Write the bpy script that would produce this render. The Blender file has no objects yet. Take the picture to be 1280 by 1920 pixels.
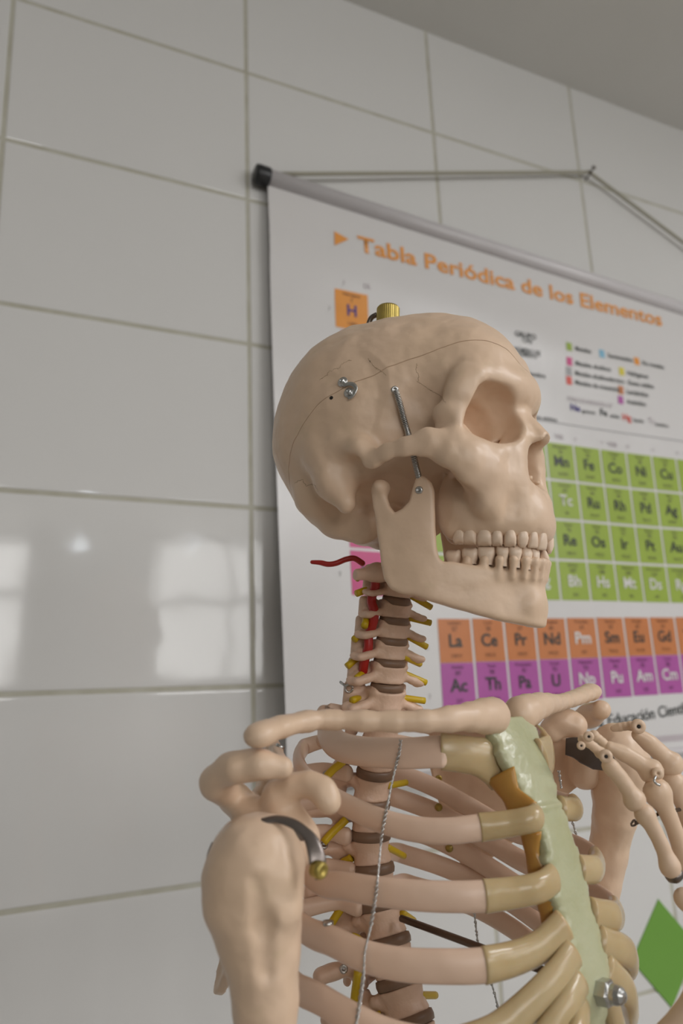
import bpy, bmesh, math, random
import numpy as np
from mathutils import Vector, Matrix

SC = bpy.context.scene
random.seed(7)
RNG = np.random.default_rng(5)

# ------------------------------------------------------------------ camera
FPX = 1430.0                       # focal length in pixels of the 1280x1920 frame
PITCH, YAW, ROLL = 0.2360, 0.4500, -0.0400
DW = 0.98                          # distance from the camera to the tiled wall (m)

def cam_axes(pitch, yaw, roll):
    cp, sp, cy, sy = math.cos(pitch), math.sin(pitch), math.cos(yaw), math.sin(yaw)
    f = np.array([sy*cp, cy*cp, sp]); r = np.array([cy, -sy, 0.0]); u = np.cross(r, f)
    cr, sr = math.cos(roll), math.sin(roll)
    return cr*r+sr*u, -sr*r+cr*u, f
CR, CU, CF = cam_axes(PITCH, YAW, ROLL)

cd = bpy.data.cameras.new('camera')
cam = bpy.data.objects.new('camera', cd)
SC.collection.objects.link(cam)
cam.matrix_world = Matrix(((CR[0], CU[0], -CF[0], 0), (CR[1], CU[1], -CF[1], 0), (CR[2], CU[2], -CF[2], 0), (0, 0, 0, 1)))
cd.sensor_fit = 'VERTICAL'
cd.sensor_height = 23.5
cd.lens = FPX/1920*23.5
cd.clip_start = 0.02
cd.dof.use_dof = True
cd.dof.focus_distance = 0.49
cd.dof.aperture_fstop = 4.0
SC.camera = cam

# ------------------------------------------------------------------ world, lights, exposure
w = bpy.data.worlds.new('world'); SC.world = w; w.use_nodes = True
w.node_tree.nodes['Background'].inputs['Color'].default_value = (0.9, 0.95, 1.0, 1)
w.node_tree.nodes['Background'].inputs['Strength'].default_value = 0.3
SC.view_settings.view_transform = 'Standard'
SC.view_settings.look = 'None'
SC.view_settings.gamma = 1.0
SC.view_settings.use_curve_mapping = False
SC.view_settings.exposure = 0.17

CEIL = 1.205
FLOOR = -1.42
RX0, RX1, RY0 = -3.0, 3.6, -3.75   # room extents (left, right, behind the camera)
CEIL2 = CEIL

def area(name, loc, rot, sx, sy, power, col):
    l = bpy.data.lights.new(name, 'AREA'); l.shape = 'RECTANGLE'; l.size = sx; l.size_y = sy
    l.energy = power; l.color = col
    o = bpy.data.objects.new(name, l); SC.collection.objects.link(o)
    o.location = loc; o.rotation_euler = rot
    return o
WIN = [(-1.05, 0.9), (-0.12, 0.80), (1.72, 1.15), (2.95, 1.05)]     # window centres / widths in the wall behind the camera
WZ0, WZ1 = 0.14, 1.17
for cx, ww in WIN:
    area('window_light', (cx, RY0+0.06, (WZ0+WZ1)/2), (math.radians(90), 0, 0), ww, WZ1-WZ0, 16.0*ww*(1.25 if cx < 0 else 0.95), (1.0, 0.985, 0.96))
SWY, SWW = -1.05, 2.1              # unseen window added in the right-hand wall to light the scene
area('side_window_light', (RX1-0.06, SWY, 0.45), (0, math.radians(90), 0), 1.5, SWW, 2.0, (1.0, 0.985, 0.955))
TUBES = [(1.80, -0.75), (2.35, -2.2)]  # unseen ceiling tubes added to light the room
for cx, cy in TUBES:
    area('tube_light', (cx, cy, CEIL2-0.075), (0, 0, 0), 1.15, 0.10, 21.0, (0.98, 0.98, 1.0))

# ------------------------------------------------------------------ pixel helpers (points of the photograph turned into places)
def ray(px, py):
    return (px-640)/FPX*CR-(py-960)/FPX*CU+CF
def at(px, py, depth):             # depth along the optical axis, metres
    return ray(px, py)*depth
def on_y(px, py, Y):
    d = ray(px, py); return d*(Y/d[1])

# ------------------------------------------------------------------ materials
def mat(name, col, rough=0.5, metal=0.0, spec=0.5, bump=None, var=None, coat=0.0, sss=0.0, trans=0.0, alpha=1.0, stain=None):
    m = bpy.data.materials.new(name); m.use_nodes = True
    nt = m.node_tree; b = nt.nodes['Principled BSDF']
    b.inputs['Base Color'].default_value = (*col, 1); b.inputs['Roughness'].default_value = rough
    b.inputs['Metallic'].default_value = metal; b.inputs['Specular IOR Level'].default_value = spec
    b.inputs['Coat Weight'].default_value = coat
    b.inputs['Transmission Weight'].default_value = trans
    b.inputs['Alpha'].default_value = alpha
    if sss:
        b.inputs['Subsurface Weight'].default_value = sss
        b.inputs['Subsurface Radius'].default_value = (0.006, 0.003, 0.0015)
        b.inputs['Subsurface Scale'].default_value = 1.0
    tc = nt.nodes.new('ShaderNodeTexCoord')
    if var:                         # (scale, second colour)
        sc, c2 = var
        n = nt.nodes.new('ShaderNodeTexNoise'); n.inputs['Scale'].default_value = sc; n.inputs['Detail'].default_value = 5
        nt.links.new(tc.outputs['Object'], n.inputs['Vector'])
        r = nt.nodes.new('ShaderNodeValToRGB')
        r.color_ramp.elements[0].position = 0.35; r.color_ramp.elements[0].color = (*col, 1)
        r.color_ramp.elements[1].position = 0.68; r.color_ramp.elements[1].color = (*c2, 1)
        nt.links.new(n.outputs['Fac'], r.inputs['Fac'])
        out = r.outputs['Color']
        if stain:
            sc3, c3, lo, hi = stain
            n3 = nt.nodes.new('ShaderNodeTexNoise'); n3.inputs['Scale'].default_value = sc3; n3.inputs['Detail'].default_value = 8
            nt.links.new(tc.outputs['Object'], n3.inputs['Vector'])
            mr = nt.nodes.new('ShaderNodeMapRange'); mr.inputs['From Min'].default_value = lo; mr.inputs['From Max'].default_value = hi
            nt.links.new(n3.outputs['Fac'], mr.inputs['Value'])
            mx = nt.nodes.new('ShaderNodeMixRGB'); mx.inputs['Color2'].default_value = (*c3, 1)
            nt.links.new(mr.outputs['Result'], mx.inputs['Fac']); nt.links.new(out, mx.inputs['Color1'])
            out = mx.outputs['Color']
        nt.links.new(out, b.inputs['Base Color'])
    if bump:                        # list of (scale, distance)
        prev = None
        for sc, dist in bump:
            n = nt.nodes.new('ShaderNodeTexNoise'); n.inputs['Scale'].default_value = sc; n.inputs['Detail'].default_value = 1.5
            nt.links.new(tc.outputs['Object'], n.inputs['Vector'])
            bp = nt.nodes.new('ShaderNodeBump'); bp.inputs['Distance'].default_value = dist; bp.inputs['Strength'].default_value = 1
            nt.links.new(n.outputs['Fac'], bp.inputs['Height'])
            if prev: nt.links.new(prev.outputs['Normal'], bp.inputs['Normal'])
            prev = bp
        nt.links.new(prev.outputs['Normal'], b.inputs['Normal'])
    return m

M = {}
M['bone'] = mat('bone_plastic', (0.76, 0.555, 0.40), 0.40, bump=[(55, 0.0018), (260, 0.00012)], var=(22, (0.76, 0.555, 0.39)), stain=(70, (0.68, 0.51, 0.34), 0.62, 0.85))
M['bone2'] = mat('rib_plastic', (0.77, 0.56, 0.43), 0.38, bump=[(70, 0.0008)], var=(18, (0.78, 0.56, 0.42)))
M['vert'] = mat('vertebra_plastic', (0.78, 0.545, 0.41), 0.42, bump=[(120, 0.0010), (500, 0.0002)], var=(60, (0.71, 0.49, 0.35)))
M['tooth'] = mat('tooth_plastic', (0.84, 0.66, 0.51), 0.32, var=(90, (0.80, 0.61, 0.46)))
M['disc'] = mat('disc_rubber', (0.24, 0.145, 0.09), 0.45, var=(80, (0.20, 0.12, 0.075)))
M['cart'] = mat('cartilage_vinyl', (0.52, 0.385, 0.20), 0.24, bump=[(60, 0.0012)], var=(30, (0.58, 0.45, 0.26)), sss=0.35)
M['amber'] = mat('amber_vinyl', (0.42, 0.20, 0.035), 0.25, bump=[(80, 0.001)], var=(25, (0.52, 0.29, 0.07)), sss=0.3)
M['stern'] = mat('sternum_vinyl', (0.52, 0.52, 0.335), 0.27, bump=[(95, 0.0007), (320, 0.0002)], var=(40, (0.46, 0.46, 0.27)), sss=0.15)
M['yellow'] = mat('nerve_yellow', (0.62, 0.42, 0.008), 0.4)
M['red'] = mat('artery_red', (0.42, 0.02, 0.015), 0.4)
M['steel'] = mat('steel', (0.55, 0.55, 0.54), 0.28, metal=1.0, bump=[(900, 0.0001)])
M['dark'] = mat('dark_steel', (0.20, 0.17, 0.15), 0.38, metal=1.0)
M['hole'] = mat('dark_recess', (0.02, 0.015, 0.012), 0.8)  # near-black discs paint the shade inside small holes
M['brass'] = mat('brass', (0.50, 0.38, 0.10), 0.40, metal=0.7, var=(150, (0.42, 0.32, 0.09)))
M['rod'] = mat('brown_rod', (0.16, 0.115, 0.085), 0.35, metal=0.8)

# ------------------------------------------------------------------ object helpers
def mesh_obj(name, verts, faces, m, parent=None, smooth=True, mats=None, fmat=None):
    me = bpy.data.meshes.new(name)
    verts = np.asarray(verts, dtype=np.float64)
    if isinstance(faces, np.ndarray):
        n = len(faces); k = faces.shape[1]
        me.vertices.add(len(verts)); me.vertices.foreach_set('co', verts.astype(np.float32).ravel())
        me.loops.add(n*k); me.loops.foreach_set('vertex_index', faces.astype(np.int32).ravel())
        me.polygons.add(n); me.polygons.foreach_set('loop_start', np.arange(0, n*k, k, dtype=np.int32))
        me.polygons.foreach_set('loop_total', np.full(n, k, dtype=np.int32))
        me.update(calc_edges=True); me.validate()
    else:
        me.from_pydata([tuple(v) for v in verts], [], [tuple(f) for f in faces]); me.update()
    for mm in (mats or [m]): me.materials.append(mm)
    if fmat is not None: me.polygons.foreach_set('material_index', np.asarray(fmat, dtype=np.int32))
    me.polygons.foreach_set('use_smooth', [bool(smooth)]*len(me.polygons))
    o = bpy.data.objects.new(name, me); SC.collection.objects.link(o)
    if parent is not None: put(o, parent)
    return o
def world_of(o):
    mw = o.matrix_basis.copy()
    while o.parent is not None:
        o = o.parent; mw = o.matrix_basis @ mw
    return mw
def put(o, parent):                 # parent keeping the place in the world (o built in world coordinates)
    o.parent = parent
    o.matrix_basis = world_of(parent).inverted() @ o.matrix_basis
def empty(name, loc, label=None, cat=None, group=None, parent=None):
    o = bpy.data.objects.new(name, None); SC.collection.objects.link(o)
    o.empty_display_size = 0.02; o.location = loc
    if label: o['label'] = label
    if cat: o['category'] = cat
    if group: o['group'] = group
    return o
def tag(o, label, cat, group=None):
    o['label'] = label; o['category'] = cat
    if group: o['group'] = group
    return o
def struct(o): o['kind'] = 'structure'; return o

class MB:
    def __init__(s): s.v = []; s.f = []; s.n = 0; s.fm = []
    def add(s, v, f, m=0):
        v = np.asarray(v, float); s.v.append(v); s.f += [tuple(int(i)+s.n for i in q) for q in f]; s.n += len(v); s.fm += [m]*len(f)
    def build(s, name, m, parent=None, smooth=True, mats=None):
        return mesh_obj(name, np.concatenate(s.v), s.f, m, parent, smooth, mats, s.fm)
def box(x0, x1, y0, y1, z0, z1):
    v = [(x, y, z) for x in (x0, x1) for y in (y0, y1) for z in (z0, z1)]
    f = [(0, 1, 3, 2), (4, 6, 7, 5), (0, 4, 5, 1), (2, 3, 7, 6), (0, 2, 6, 4), (1, 5, 7, 3)]
    return v, f
def crom(P, n):                     # Catmull-Rom through P (k x d), n samples
    P = np.asarray(P, float)
    if len(P) == 2: 
        t = np.linspace(0, 1, n)[:, None]; return P[0]*(1-t)+P[1]*t
    Q = np.vstack([2*P[0]-P[1], P, 2*P[-1]-P[-2]])
    seg = np.linalg.norm(np.diff(P[:, :3], axis=0), axis=1)+1e-9
    cum = np.concatenate([[0], np.cumsum(seg)])
    out = []
    for s in np.linspace(0, cum[-1], n):
        i = min(np.searchsorted(cum, s, side='right')-1, len(P)-2); t = (s-cum[i])/seg[i]
        a, b, c, d = Q[i], Q[i+1], Q[i+2], Q[i+3]
        out.append(0.5*((2*b)+(-a+c)*t+(2*a-5*b+4*c-d)*t*t+(-a+3*b-3*c+d)*t**3))
    return np.array(out)
def sweep_vf(P, ra, rb=None, up=None, ns=12, cap=True, roundcap=False):
    """tube along P; ra = radius across (binormal), rb = radius along the reference 'up'"""
    P = np.asarray(P, float); n = len(P)
    ra = np.broadcast_to(np.asarray(ra, float), (n,)); rb = ra if rb is None else np.broadcast_to(np.asarray(rb, float), (n,))
    T = np.gradient(P, axis=0); T /= np.linalg.norm(T, axis=1)[:, None]+1e-12
    if up is None:
        a = np.array([0, 0, 1.0]) if abs(T[0][2]) < 0.8 else np.array([1.0, 0, 0])
        Ns = []; N = a-T[0]*(a@T[0]); N /= np.linalg.norm(N)
        for i in range(n):
            N = N-T[i]*(N@T[i]); N /= np.linalg.norm(N); Ns.append(N)
        N = np.array(Ns)
    else:
        U = np.broadcast_to(np.asarray(up, float), (n, 3)); N = U-T*(U*T).sum(1)[:, None]; N /= np.linalg.norm(N, axis=1)[:, None]
    Bn = np.cross(T, N)
    th = np.linspace(0, 2*math.pi, ns, endpoint=False)
    if roundcap:
        k = 4; e0 = []; 
        rr = [math.sin(math.pi/2*(j+0.35)/k) for j in range(k)]; oo = [1-math.cos(math.pi/2*(1-(j+0.35)/k)) if False else 1-math.sqrt(max(0, 1-(1-r0)**2)) for j, r0 in enumerate(rr)]
        ext = [math.cos(math.pi/2*(j+0.35)/k) for j in range(k)]
        P0 = [P[0]-T[0]*ra[0]*e for e in ext]; P1 = [P[-1]+T[-1]*ra[-1]*e for e in ext[::-1]]
        P = np.vstack([P0, P, P1]); N = np.vstack([[N[0]]*k, N, [N[-1]]*k]); Bn = np.vstack([[Bn[0]]*k, Bn, [Bn[-1]]*k])
        ra = np.concatenate([ra[0]*np.array(rr), ra, ra[-1]*np.array(rr[::-1])]); rb = np.concatenate([rb[0]*np.array(rr), rb, rb[-1]*np.array(rr[::-1])])
        n = len(P)
    V = P[:, None]+Bn[:, None]*(ra[:, None]*np.cos(th))[..., None]+N[:, None]*(rb[:, None]*np.sin(th))[..., None]
    V = V.reshape(-1, 3); F = []
    for i in range(n-1):
        for j in range(ns):
            a = i*ns+j; b = i*ns+(j+1) % ns; F.append((a, b, b+ns, a+ns))
    if cap:
        F.append(tuple(range(ns-1, -1, -1))); F.append(tuple((n-1)*ns+j for j in range(ns)))
    return V, F
def sweep(name, P, ra, rb=None, m=None, parent=None, up=None, ns=12, roundcap=False):
    v, f = sweep_vf(P, ra, rb, up, ns, roundcap=roundcap)
    return mesh_obj(name, v, f, m, parent)
def frame_from(z, x=None):
    z = np.asarray(z, float); z = z/np.linalg.norm(z)
    x = np.array([1.0, 0, 0]) if x is None else np.asarray(x, float)
    if abs(x@z) > 0.95: x = np.array([0, 1.0, 0])
    x = x-z*(x@z); x /= np.linalg.norm(x); return np.stack([x, np.cross(z, x), z], 1)
def lathe_vf(prof, c, axis, ns=20):   # prof: list (radius, height)
    A = frame_from(axis); th = np.linspace(0, 2*math.pi, ns, endpoint=False); V = []; F = []
    for r, h in prof:
        for t in th: V.append(np.asarray(c)+A@np.array([r*math.cos(t), r*math.sin(t), h]))
    for i in range(len(prof)-1):
        for j in range(ns):
            a = i*ns+j; b = i*ns+(j+1) % ns; F.append((a, b, b+ns, a+ns))
    F.append(tuple(range(ns-1, -1, -1))); F.append(tuple((len(prof)-1)*ns+j for j in range(ns)))
    return V, F

# ------------------------------------------------------------------ signed-distance sculpting (millimetres in a local frame)
class Field:
    def __init__(s, lo, hi, vox):
        s.lo = np.array(lo, float); s.vox = vox; s.n = np.ceil((np.array(hi)-s.lo)/vox).astype(int)+1
        s.d = np.full(s.n, 1e3, np.float32)
        s.ax = [s.lo[i]+vox*np.arange(s.n[i]) for i in range(3)]
    def win(s, lo, hi):
        a = np.clip(np.floor((np.array(lo)-s.lo)/s.vox).astype(int), 0, s.n); b = np.clip(np.ceil((np.array(hi)-s.lo)/s.vox).astype(int)+1, 0, s.n)
        sl = tuple(slice(a[i], b[i]) for i in range(3))
        X, Y, Z = np.meshgrid(*[s.ax[i][sl[i]].astype(np.float32) for i in range(3)], indexing='ij')
        return sl, X, Y, Z
    def op(s, lo, hi, fn, k=3.0, mode='u'):
        pad = 2.4*k+3*s.vox+2
        sl, X, Y, Z = s.win(np.array(lo)-pad, np.array(hi)+pad)
        if X.size == 0: return s
        e = fn(X, Y, Z); d = s.d[sl]
        if mode == 'u':
            h = np.maximum(k-np.abs(d-e), 0)/k; s.d[sl] = np.minimum(d, e)-h*h*k*0.25
        elif mode == 's':
            e = -e; h = np.maximum(k-np.abs(d-e), 0)/k; s.d[sl] = np.maximum(d, e)+h*h*k*0.25
        return s
    def ell(s, c, r, k=3.0, mode='u', R=None):
        c = np.array(c, float); r = np.array(r, float); R_ = np.eye(3) if R is None else R; m = max(r)
        def fn(X, Y, Z):
            x, y, z = X-c[0], Y-c[1], Z-c[2]
            if R is not None:
                x, y, z = (R_[0, 0]*x+R_[1, 0]*y+R_[2, 0]*z, R_[0, 1]*x+R_[1, 1]*y+R_[2, 1]*z, R_[0, 2]*x+R_[1, 2]*y+R_[2, 2]*z)
            k0 = np.sqrt((x/r[0])**2+(y/r[1])**2+(z/r[2])**2); k1 = np.sqrt((x/r[0]**2)**2+(y/r[1]**2)**2+(z/r[2]**2)**2)
            return k0*(k0-1)/(k1+1e-6)
        b = r if R is None else np.array([m]*3)
        return s.op(c-b, c+b, fn, k, mode)
    def cap(s, a, b, ra, rb=None, k=3.0, mode='u', sq=(1, 1, 1)):   # tapered capsule; sq squashes the space
        rb = ra if rb is None else rb; a = np.array(a, float); b = np.array(b, float); q = np.array(sq, float); m = max(ra, rb)/min(q)
        def fn(X, Y, Z):
            x, y, z = (X-a[0])*q[0], (Y-a[1])*q[1], (Z-a[2])*q[2]; v = (b-a)*q
            t = np.clip((x*v[0]+y*v[1]+z*v[2])/(v@v+1e-9), 0, 1)
            return np.sqrt((x-t*v[0])**2+(y-t*v[1])**2+(z-t*v[2])**2)-(ra+(rb-ra)*t)
        return s.op(np.minimum(a, b)-m, np.maximum(a, b)+m, fn, k, mode)
    def chain(s, pts, rs, k=3.0, mode='u', sq=(1, 1, 1)):
        for i in range(len(pts)-1): s.cap(pts[i], pts[i+1], rs[i], rs[i+1], k, mode, sq)
        return s
    def cyl(s, c, r, h, k=1.5, mode='u', rnd=1.5, waist=0.0):       # upright elliptic cylinder, half height h, r=(rx,ry)
        c = np.array(c, float)
        def fn(X, Y, Z):
            x, y, z = X-c[0], Y-c[1], Z-c[2]
            w_ = 1-waist*(1-np.minimum(np.abs(z)/h, 1)**2)
            rr = np.sqrt((x/(r[0]*w_))**2+(y/(r[1]*w_))**2); dr = (rr-1)*min(r)+rnd; dz = np.abs(z)-h+rnd
            return np.minimum(np.maximum(dr, dz), 0)+np.sqrt(np.maximum(dr, 0)**2+np.maximum(dz, 0)**2)-rnd
        return s.op(c-np.array([r[0], r[1], h]), c+np.array([r[0], r[1], h]), fn, k, mode)
    def noise(s, amp, size, seed=1):
        r = np.random.default_rng(seed); g = r.normal(size=tuple(int(x) for x in np.ceil(s.n*s.vox/size).astype(int)+4)).astype(np.float32)
        def interp(g, axis, n, f):
            t = np.arange(n)*f; i = np.floor(t).astype(int); u = (t-i).astype(np.float32); u = u*u*(3-2*u)
            sh = [1, 1, 1]; sh[axis] = -1; u = u.reshape(sh)
            return np.take(g, i, axis)*(1-u)+np.take(g, i+1, axis)*u
        for a_ in range(3): g = interp(g, a_, s.n[a_], s.vox/size)
        s.d = s.d+amp*g; return s
    def mesh(s):
        d = s.d; d = np.where(np.abs(d) < 1e-5, 1e-5, d)
        for a_ in range(3):
            idx = [slice(None)]*3
            for e in (0, -1): idx[a_] = e; d[tuple(idx)] = np.maximum(d[tuple(idx)], 0.01)
        ins = d < 0; nx, ny, nz = d.shape
        cnt = np.zeros((nx-1, ny-1, nz-1), np.int8)
        for i in (0, 1):
            for j in (0, 1):
                for k in (0, 1): cnt += ins[i:nx-1+i, j:ny-1+j, k:nz-1+k]
        act = (cnt > 0) & (cnt < 8); I = np.argwhere(act); ids = np.full(act.shape, -1, np.int64); ids[act] = np.arange(len(I))
        acc = np.zeros((len(I), 3)); num = np.zeros(len(I))
        corners = [(i, j, k) for i in (0, 1) for j in (0, 1) for k in (0, 1)]
        D = {c: d[I[:, 0]+c[0], I[:, 1]+c[1], I[:, 2]+c[2]] for c in corners}
        for c in corners:
            for a_ in range(3):
                if c[a_]: continue
                e = list(c); e[a_] = 1; e = tuple(e); d0, d1 = D[c], D[e]; x = (d0 < 0) != (d1 < 0)
                t = np.where(x, d0/(d0-d1+1e-12), 0); p = np.tile(np.array(c, float), (len(I), 1)); p[:, a_] += t
                acc[x] += p[x]; num[x] += 1
        V = (I+acc/num[:, None])*s.vox+s.lo
        Q = []
        for a_ in range(3):
            b_, c_ = (a_+1) % 3, (a_+2) % 3
            lo = [slice(1, -1)]*3; lo[a_] = slice(0, -1); hi = [slice(1, -1)]*3; hi[a_] = slice(1, None)
            x = ins[tuple(lo)] != ins[tuple(hi)]; P = np.argwhere(x); off = np.ones(3, int); off[a_] = 0; P = P+off
            flip = ins[P[:, 0], P[:, 1], P[:, 2]]
            def g(db, dc):
                q = P.copy(); q[:, b_] += db; q[:, c_] += dc; return ids[q[:, 0], q[:, 1], q[:, 2]]
            quad = np.stack([g(-1, -1), g(0, -1), g(0, 0), g(-1, 0)], 1)
            quad[~flip] = quad[~flip][:, ::-1]; Q.append(quad)
        Q = np.concatenate(Q); Q = Q[(Q >= 0).all(1)]
        # light smoothing
        for _ in range(2):
            S = np.zeros_like(V); N = np.zeros(len(V))
            for a_, b_ in ((0, 1), (1, 2), (2, 3), (3, 0)):
                np.add.at(S, Q[:, a_], V[Q[:, b_]]); np.add.at(S, Q[:, b_], V[Q[:, a_]]); np.add.at(N, Q[:, a_], 1); np.add.at(N, Q[:, b_], 1)
            V = V*0.5+0.5*S/N[:, None]
        return V, Q
def to_world(V, Mx, O): return (Mx@np.asarray(V, float).T).T/1000.0+O
#==STRUCT==
# ------------------------------------------------------------------ the room
def tile_material():
    return mat('white_glazed_tile', (0.66, 0.65, 0.635), 0.07, spec=0.5, bump=[(4.5, 0.0022), (20, 0.0002)], var=(1.5, (0.68, 0.67, 0.655)))
M['tile'] = tile_material()
M['grout'] = mat('grout', (0.50, 0.485, 0.41), 0.8, bump=[(900, 0.0003)], var=(40, (0.44, 0.42, 0.34)))
M['ceil'] = mat('ceiling_paint', (0.74, 0.725, 0.69), 0.8, bump=[(200, 0.0004)], var=(3, (0.71, 0.695, 0.66)))
M['paint'] = mat('wall_paint', (0.42, 0.42, 0.40), 0.7, bump=[(150, 0.0004)], var=(2, (0.40, 0.40, 0.38)))
M['floor'] = mat('floor_tile', (0.34, 0.32, 0.29), 0.35, bump=[(6, 0.001)], var=(5, (0.37, 0.35, 0.32)))
M['diamond'] = mat('green_tile', (0.155, 0.335, 0.055), 0.12, var=(3, (0.165, 0.35, 0.06)))
M['frame'] = mat('window_frame_paint', (0.35, 0.35, 0.34), 0.5, var=(5, (0.38, 0.38, 0.37)))
M['glow'] = bpy.data.materials.new('tube_glow'); M['glow'].use_nodes = True
M['glow'].node_tree.nodes['Principled BSDF'].inputs['Emission Color'].default_value = (0.9, 0.96, 1, 1)
M['glow'].node_tree.nodes['Principled BSDF'].inputs['Emission Strength'].default_value = 3.0

M['lampglow'] = bpy.data.materials.new('lamp_glow'); M['lampglow'].use_nodes = True
M['lampglow'].node_tree.nodes['Principled BSDF'].inputs['Emission Color'].default_value = (0.85, 0.93, 1, 1)
M['lampglow'].node_tree.nodes['Principled BSDF'].inputs['Emission Strength'].default_value = 16.0
XS = [-0.0106, 0.3346, 0.6884, 1.0329]; ZS = [0.982, 0.7479, 0.5058, 0.2586, 0.0163, -0.2149]
TW, TH = 0.349, 0.2405
while XS[0] > RX0: XS.insert(0, XS[0]-TW)
while XS[-1] < RX1: XS.append(XS[-1]+TW)
XS = [max(RX0, min(RX1, x)) for x in XS]
while ZS[-1] > FLOOR: ZS.append(ZS[-1]-TH)
ZS.insert(0, CEIL); ZS[-1] = FLOOR
tw = MB(); G = 0.0029; BV = 0.0016; DD = 0.0012
for i in range(len(XS)-1):
    for j in range(len(ZS)-1):
        x0, x1, z1, z0 = XS[i]+G, XS[i+1]-G, ZS[j]-G*(j > 0), ZS[j+1]+G
        if x1-x0 < 0.01 or z1-z0 < 0.01: continue
        v = []
        for k, (o_, y) in enumerate([(0, DW+DD), (BV*0.3, DW+DD*0.35), (BV, DW+DD*0.06), (BV*2.4, DW)]):
            v += [(x0+o_, y, z0+o_), (x1-o_, y, z0+o_), (x1-o_, y, z1-o_), (x0+o_, y, z1-o_)]
        f = []
        for k in range(3):
            for q in range(4):
                a = k*4+q; b = k*4+(q+1) % 4; f.append((a, b, b+4, a+4))
        f.append((12, 13, 14, 15)); tw.add(v, f)
tw.add([(RX0, DW+DD, FLOOR), (RX1, DW+DD, FLOOR), (RX1, DW+DD, CEIL), (RX0, DW+DD, CEIL)], [(0, 1, 2, 3)], 1)
v, f = box(RX0, RX1, DW+DD+0.001, DW+0.12, FLOOR, CEIL); tw.add(v, f, 1)
o = tw.build('wall_back', None, smooth=False, mats=[M['tile'], M['grout']]); struct(o)
def slab(name, b, m):
    v, f = box(*b); return struct(mesh_obj(name, v, f, m, smooth=False))
slab('floor', (RX0-.12, RX1+.12, RY0-.12, DW+.12, FLOOR-.1, FLOOR), M['floor'])
slab('ceiling', (RX0-.12, RX1+.12, RY0-.12, DW+.12, CEIL, CEIL+.1), M['ceil'])
slab('wall_left', (RX0-.12, RX0, RY0-.12, DW+.12, FLOOR, CEIL2), M['paint'])
rw = MB(); y0_, y1_ = SWY-SWW/2, SWY+SWW/2
for b_ in ((RX1, RX1+.12, RY0-.12, y0_, FLOOR, CEIL2), (RX1, RX1+.12, y1_, DW+.12, FLOOR, CEIL2), (RX1, RX1+.12, y0_, y1_, FLOOR, -0.30), (RX1, RX1+.12, y0_, y1_, 1.20, CEIL2)): rw.add(*box(*b_))
struct(rw.build('wall_right', M['paint'], smooth=False))
rw = MB()
for b_ in ((RX1-.03, RX1+.1, y0_, y1_, -0.30, -0.26), (RX1-.03, RX1+.1, y0_, y1_, 1.16, 1.20), (RX1-.03, RX1+.1, y0_, y0_+.04, -0.26, 1.16), (RX1-.03, RX1+.1, y1_-.04, y1_, -0.26, 1.16), (RX1-.03, RX1+.1, SWY-.02, SWY+.02, -0.26, 1.16)): rw.add(*box(*b_))
struct(rw.build('window_5', M['frame'], smooth=False))  # frame of the added, unseen side window
# wall behind the camera: built round its window openings
fw = MB(); zb, zt = WZ0, WZ1
fw.add(*box(RX0, RX1, RY0-.12, RY0, FLOOR, zb)); fw.add(*box(RX0, RX1, RY0-.12, RY0, zt, CEIL2))
ed = [RX0]+[e for cx, ww in WIN for e in (cx-ww/2, cx+ww/2)]+[RX1]
for i in range(0, len(ed), 2): fw.add(*box(ed[i], ed[i+1], RY0-.12, RY0, zb, zt))
struct(fw.build('wall_front', M['paint'], smooth=False))
for i, (cx, ww) in enumerate(WIN):
    b = MB(); x0, x1 = cx-ww/2, cx+ww/2; t = 0.035; y0, y1 = RY0-.03, RY0+.1
    b.add(*box(x0, x1, y0, y1, zb, zb+t)); b.add(*box(x0, x1, y0, y1, zt-t, zt))
    for xx in (x0, cx-t/2, x1-t): b.add(*box(xx, xx+t, y0, y1, zb+t, zt-t))
    b.add(*box(x0+t, x1-t, y0+0.02, y1-0.01, 0.70, 0.70+t*1.5))
    struct(b.build('window_%d' % (i+1), M['frame'], smooth=False))
# soffit beam seen at the top right
# green diamond tile set on the crossing of four tiles
dc = np.array([1.000, 0, -0.408]); 
dv = []
for y, s_ in ((DW+0.0005, 1.0), (DW-0.0012, 1.0), (DW-0.0022, 0.975)):
    for ax_, az_ in ((0, 0.077), (0.070, 0), (0, -0.077), (-0.070, 0)): dv.append((dc[0]+ax_*s_, y, dc[2]+az_*s_))
df = [(0, 1, 5, 4), (1, 2, 6, 5), (2, 3, 7, 6), (3, 0, 4, 7), (4, 5, 9, 8), (5, 6, 10, 9), (6, 7, 11, 10), (7, 4, 8, 11), (8, 9, 10, 11)]
tag(mesh_obj('diamond_tile', dv, df, M['diamond'], smooth=False), 'green diamond shaped accent tile set on the white tiled wall at lower right', 'tile')
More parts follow.
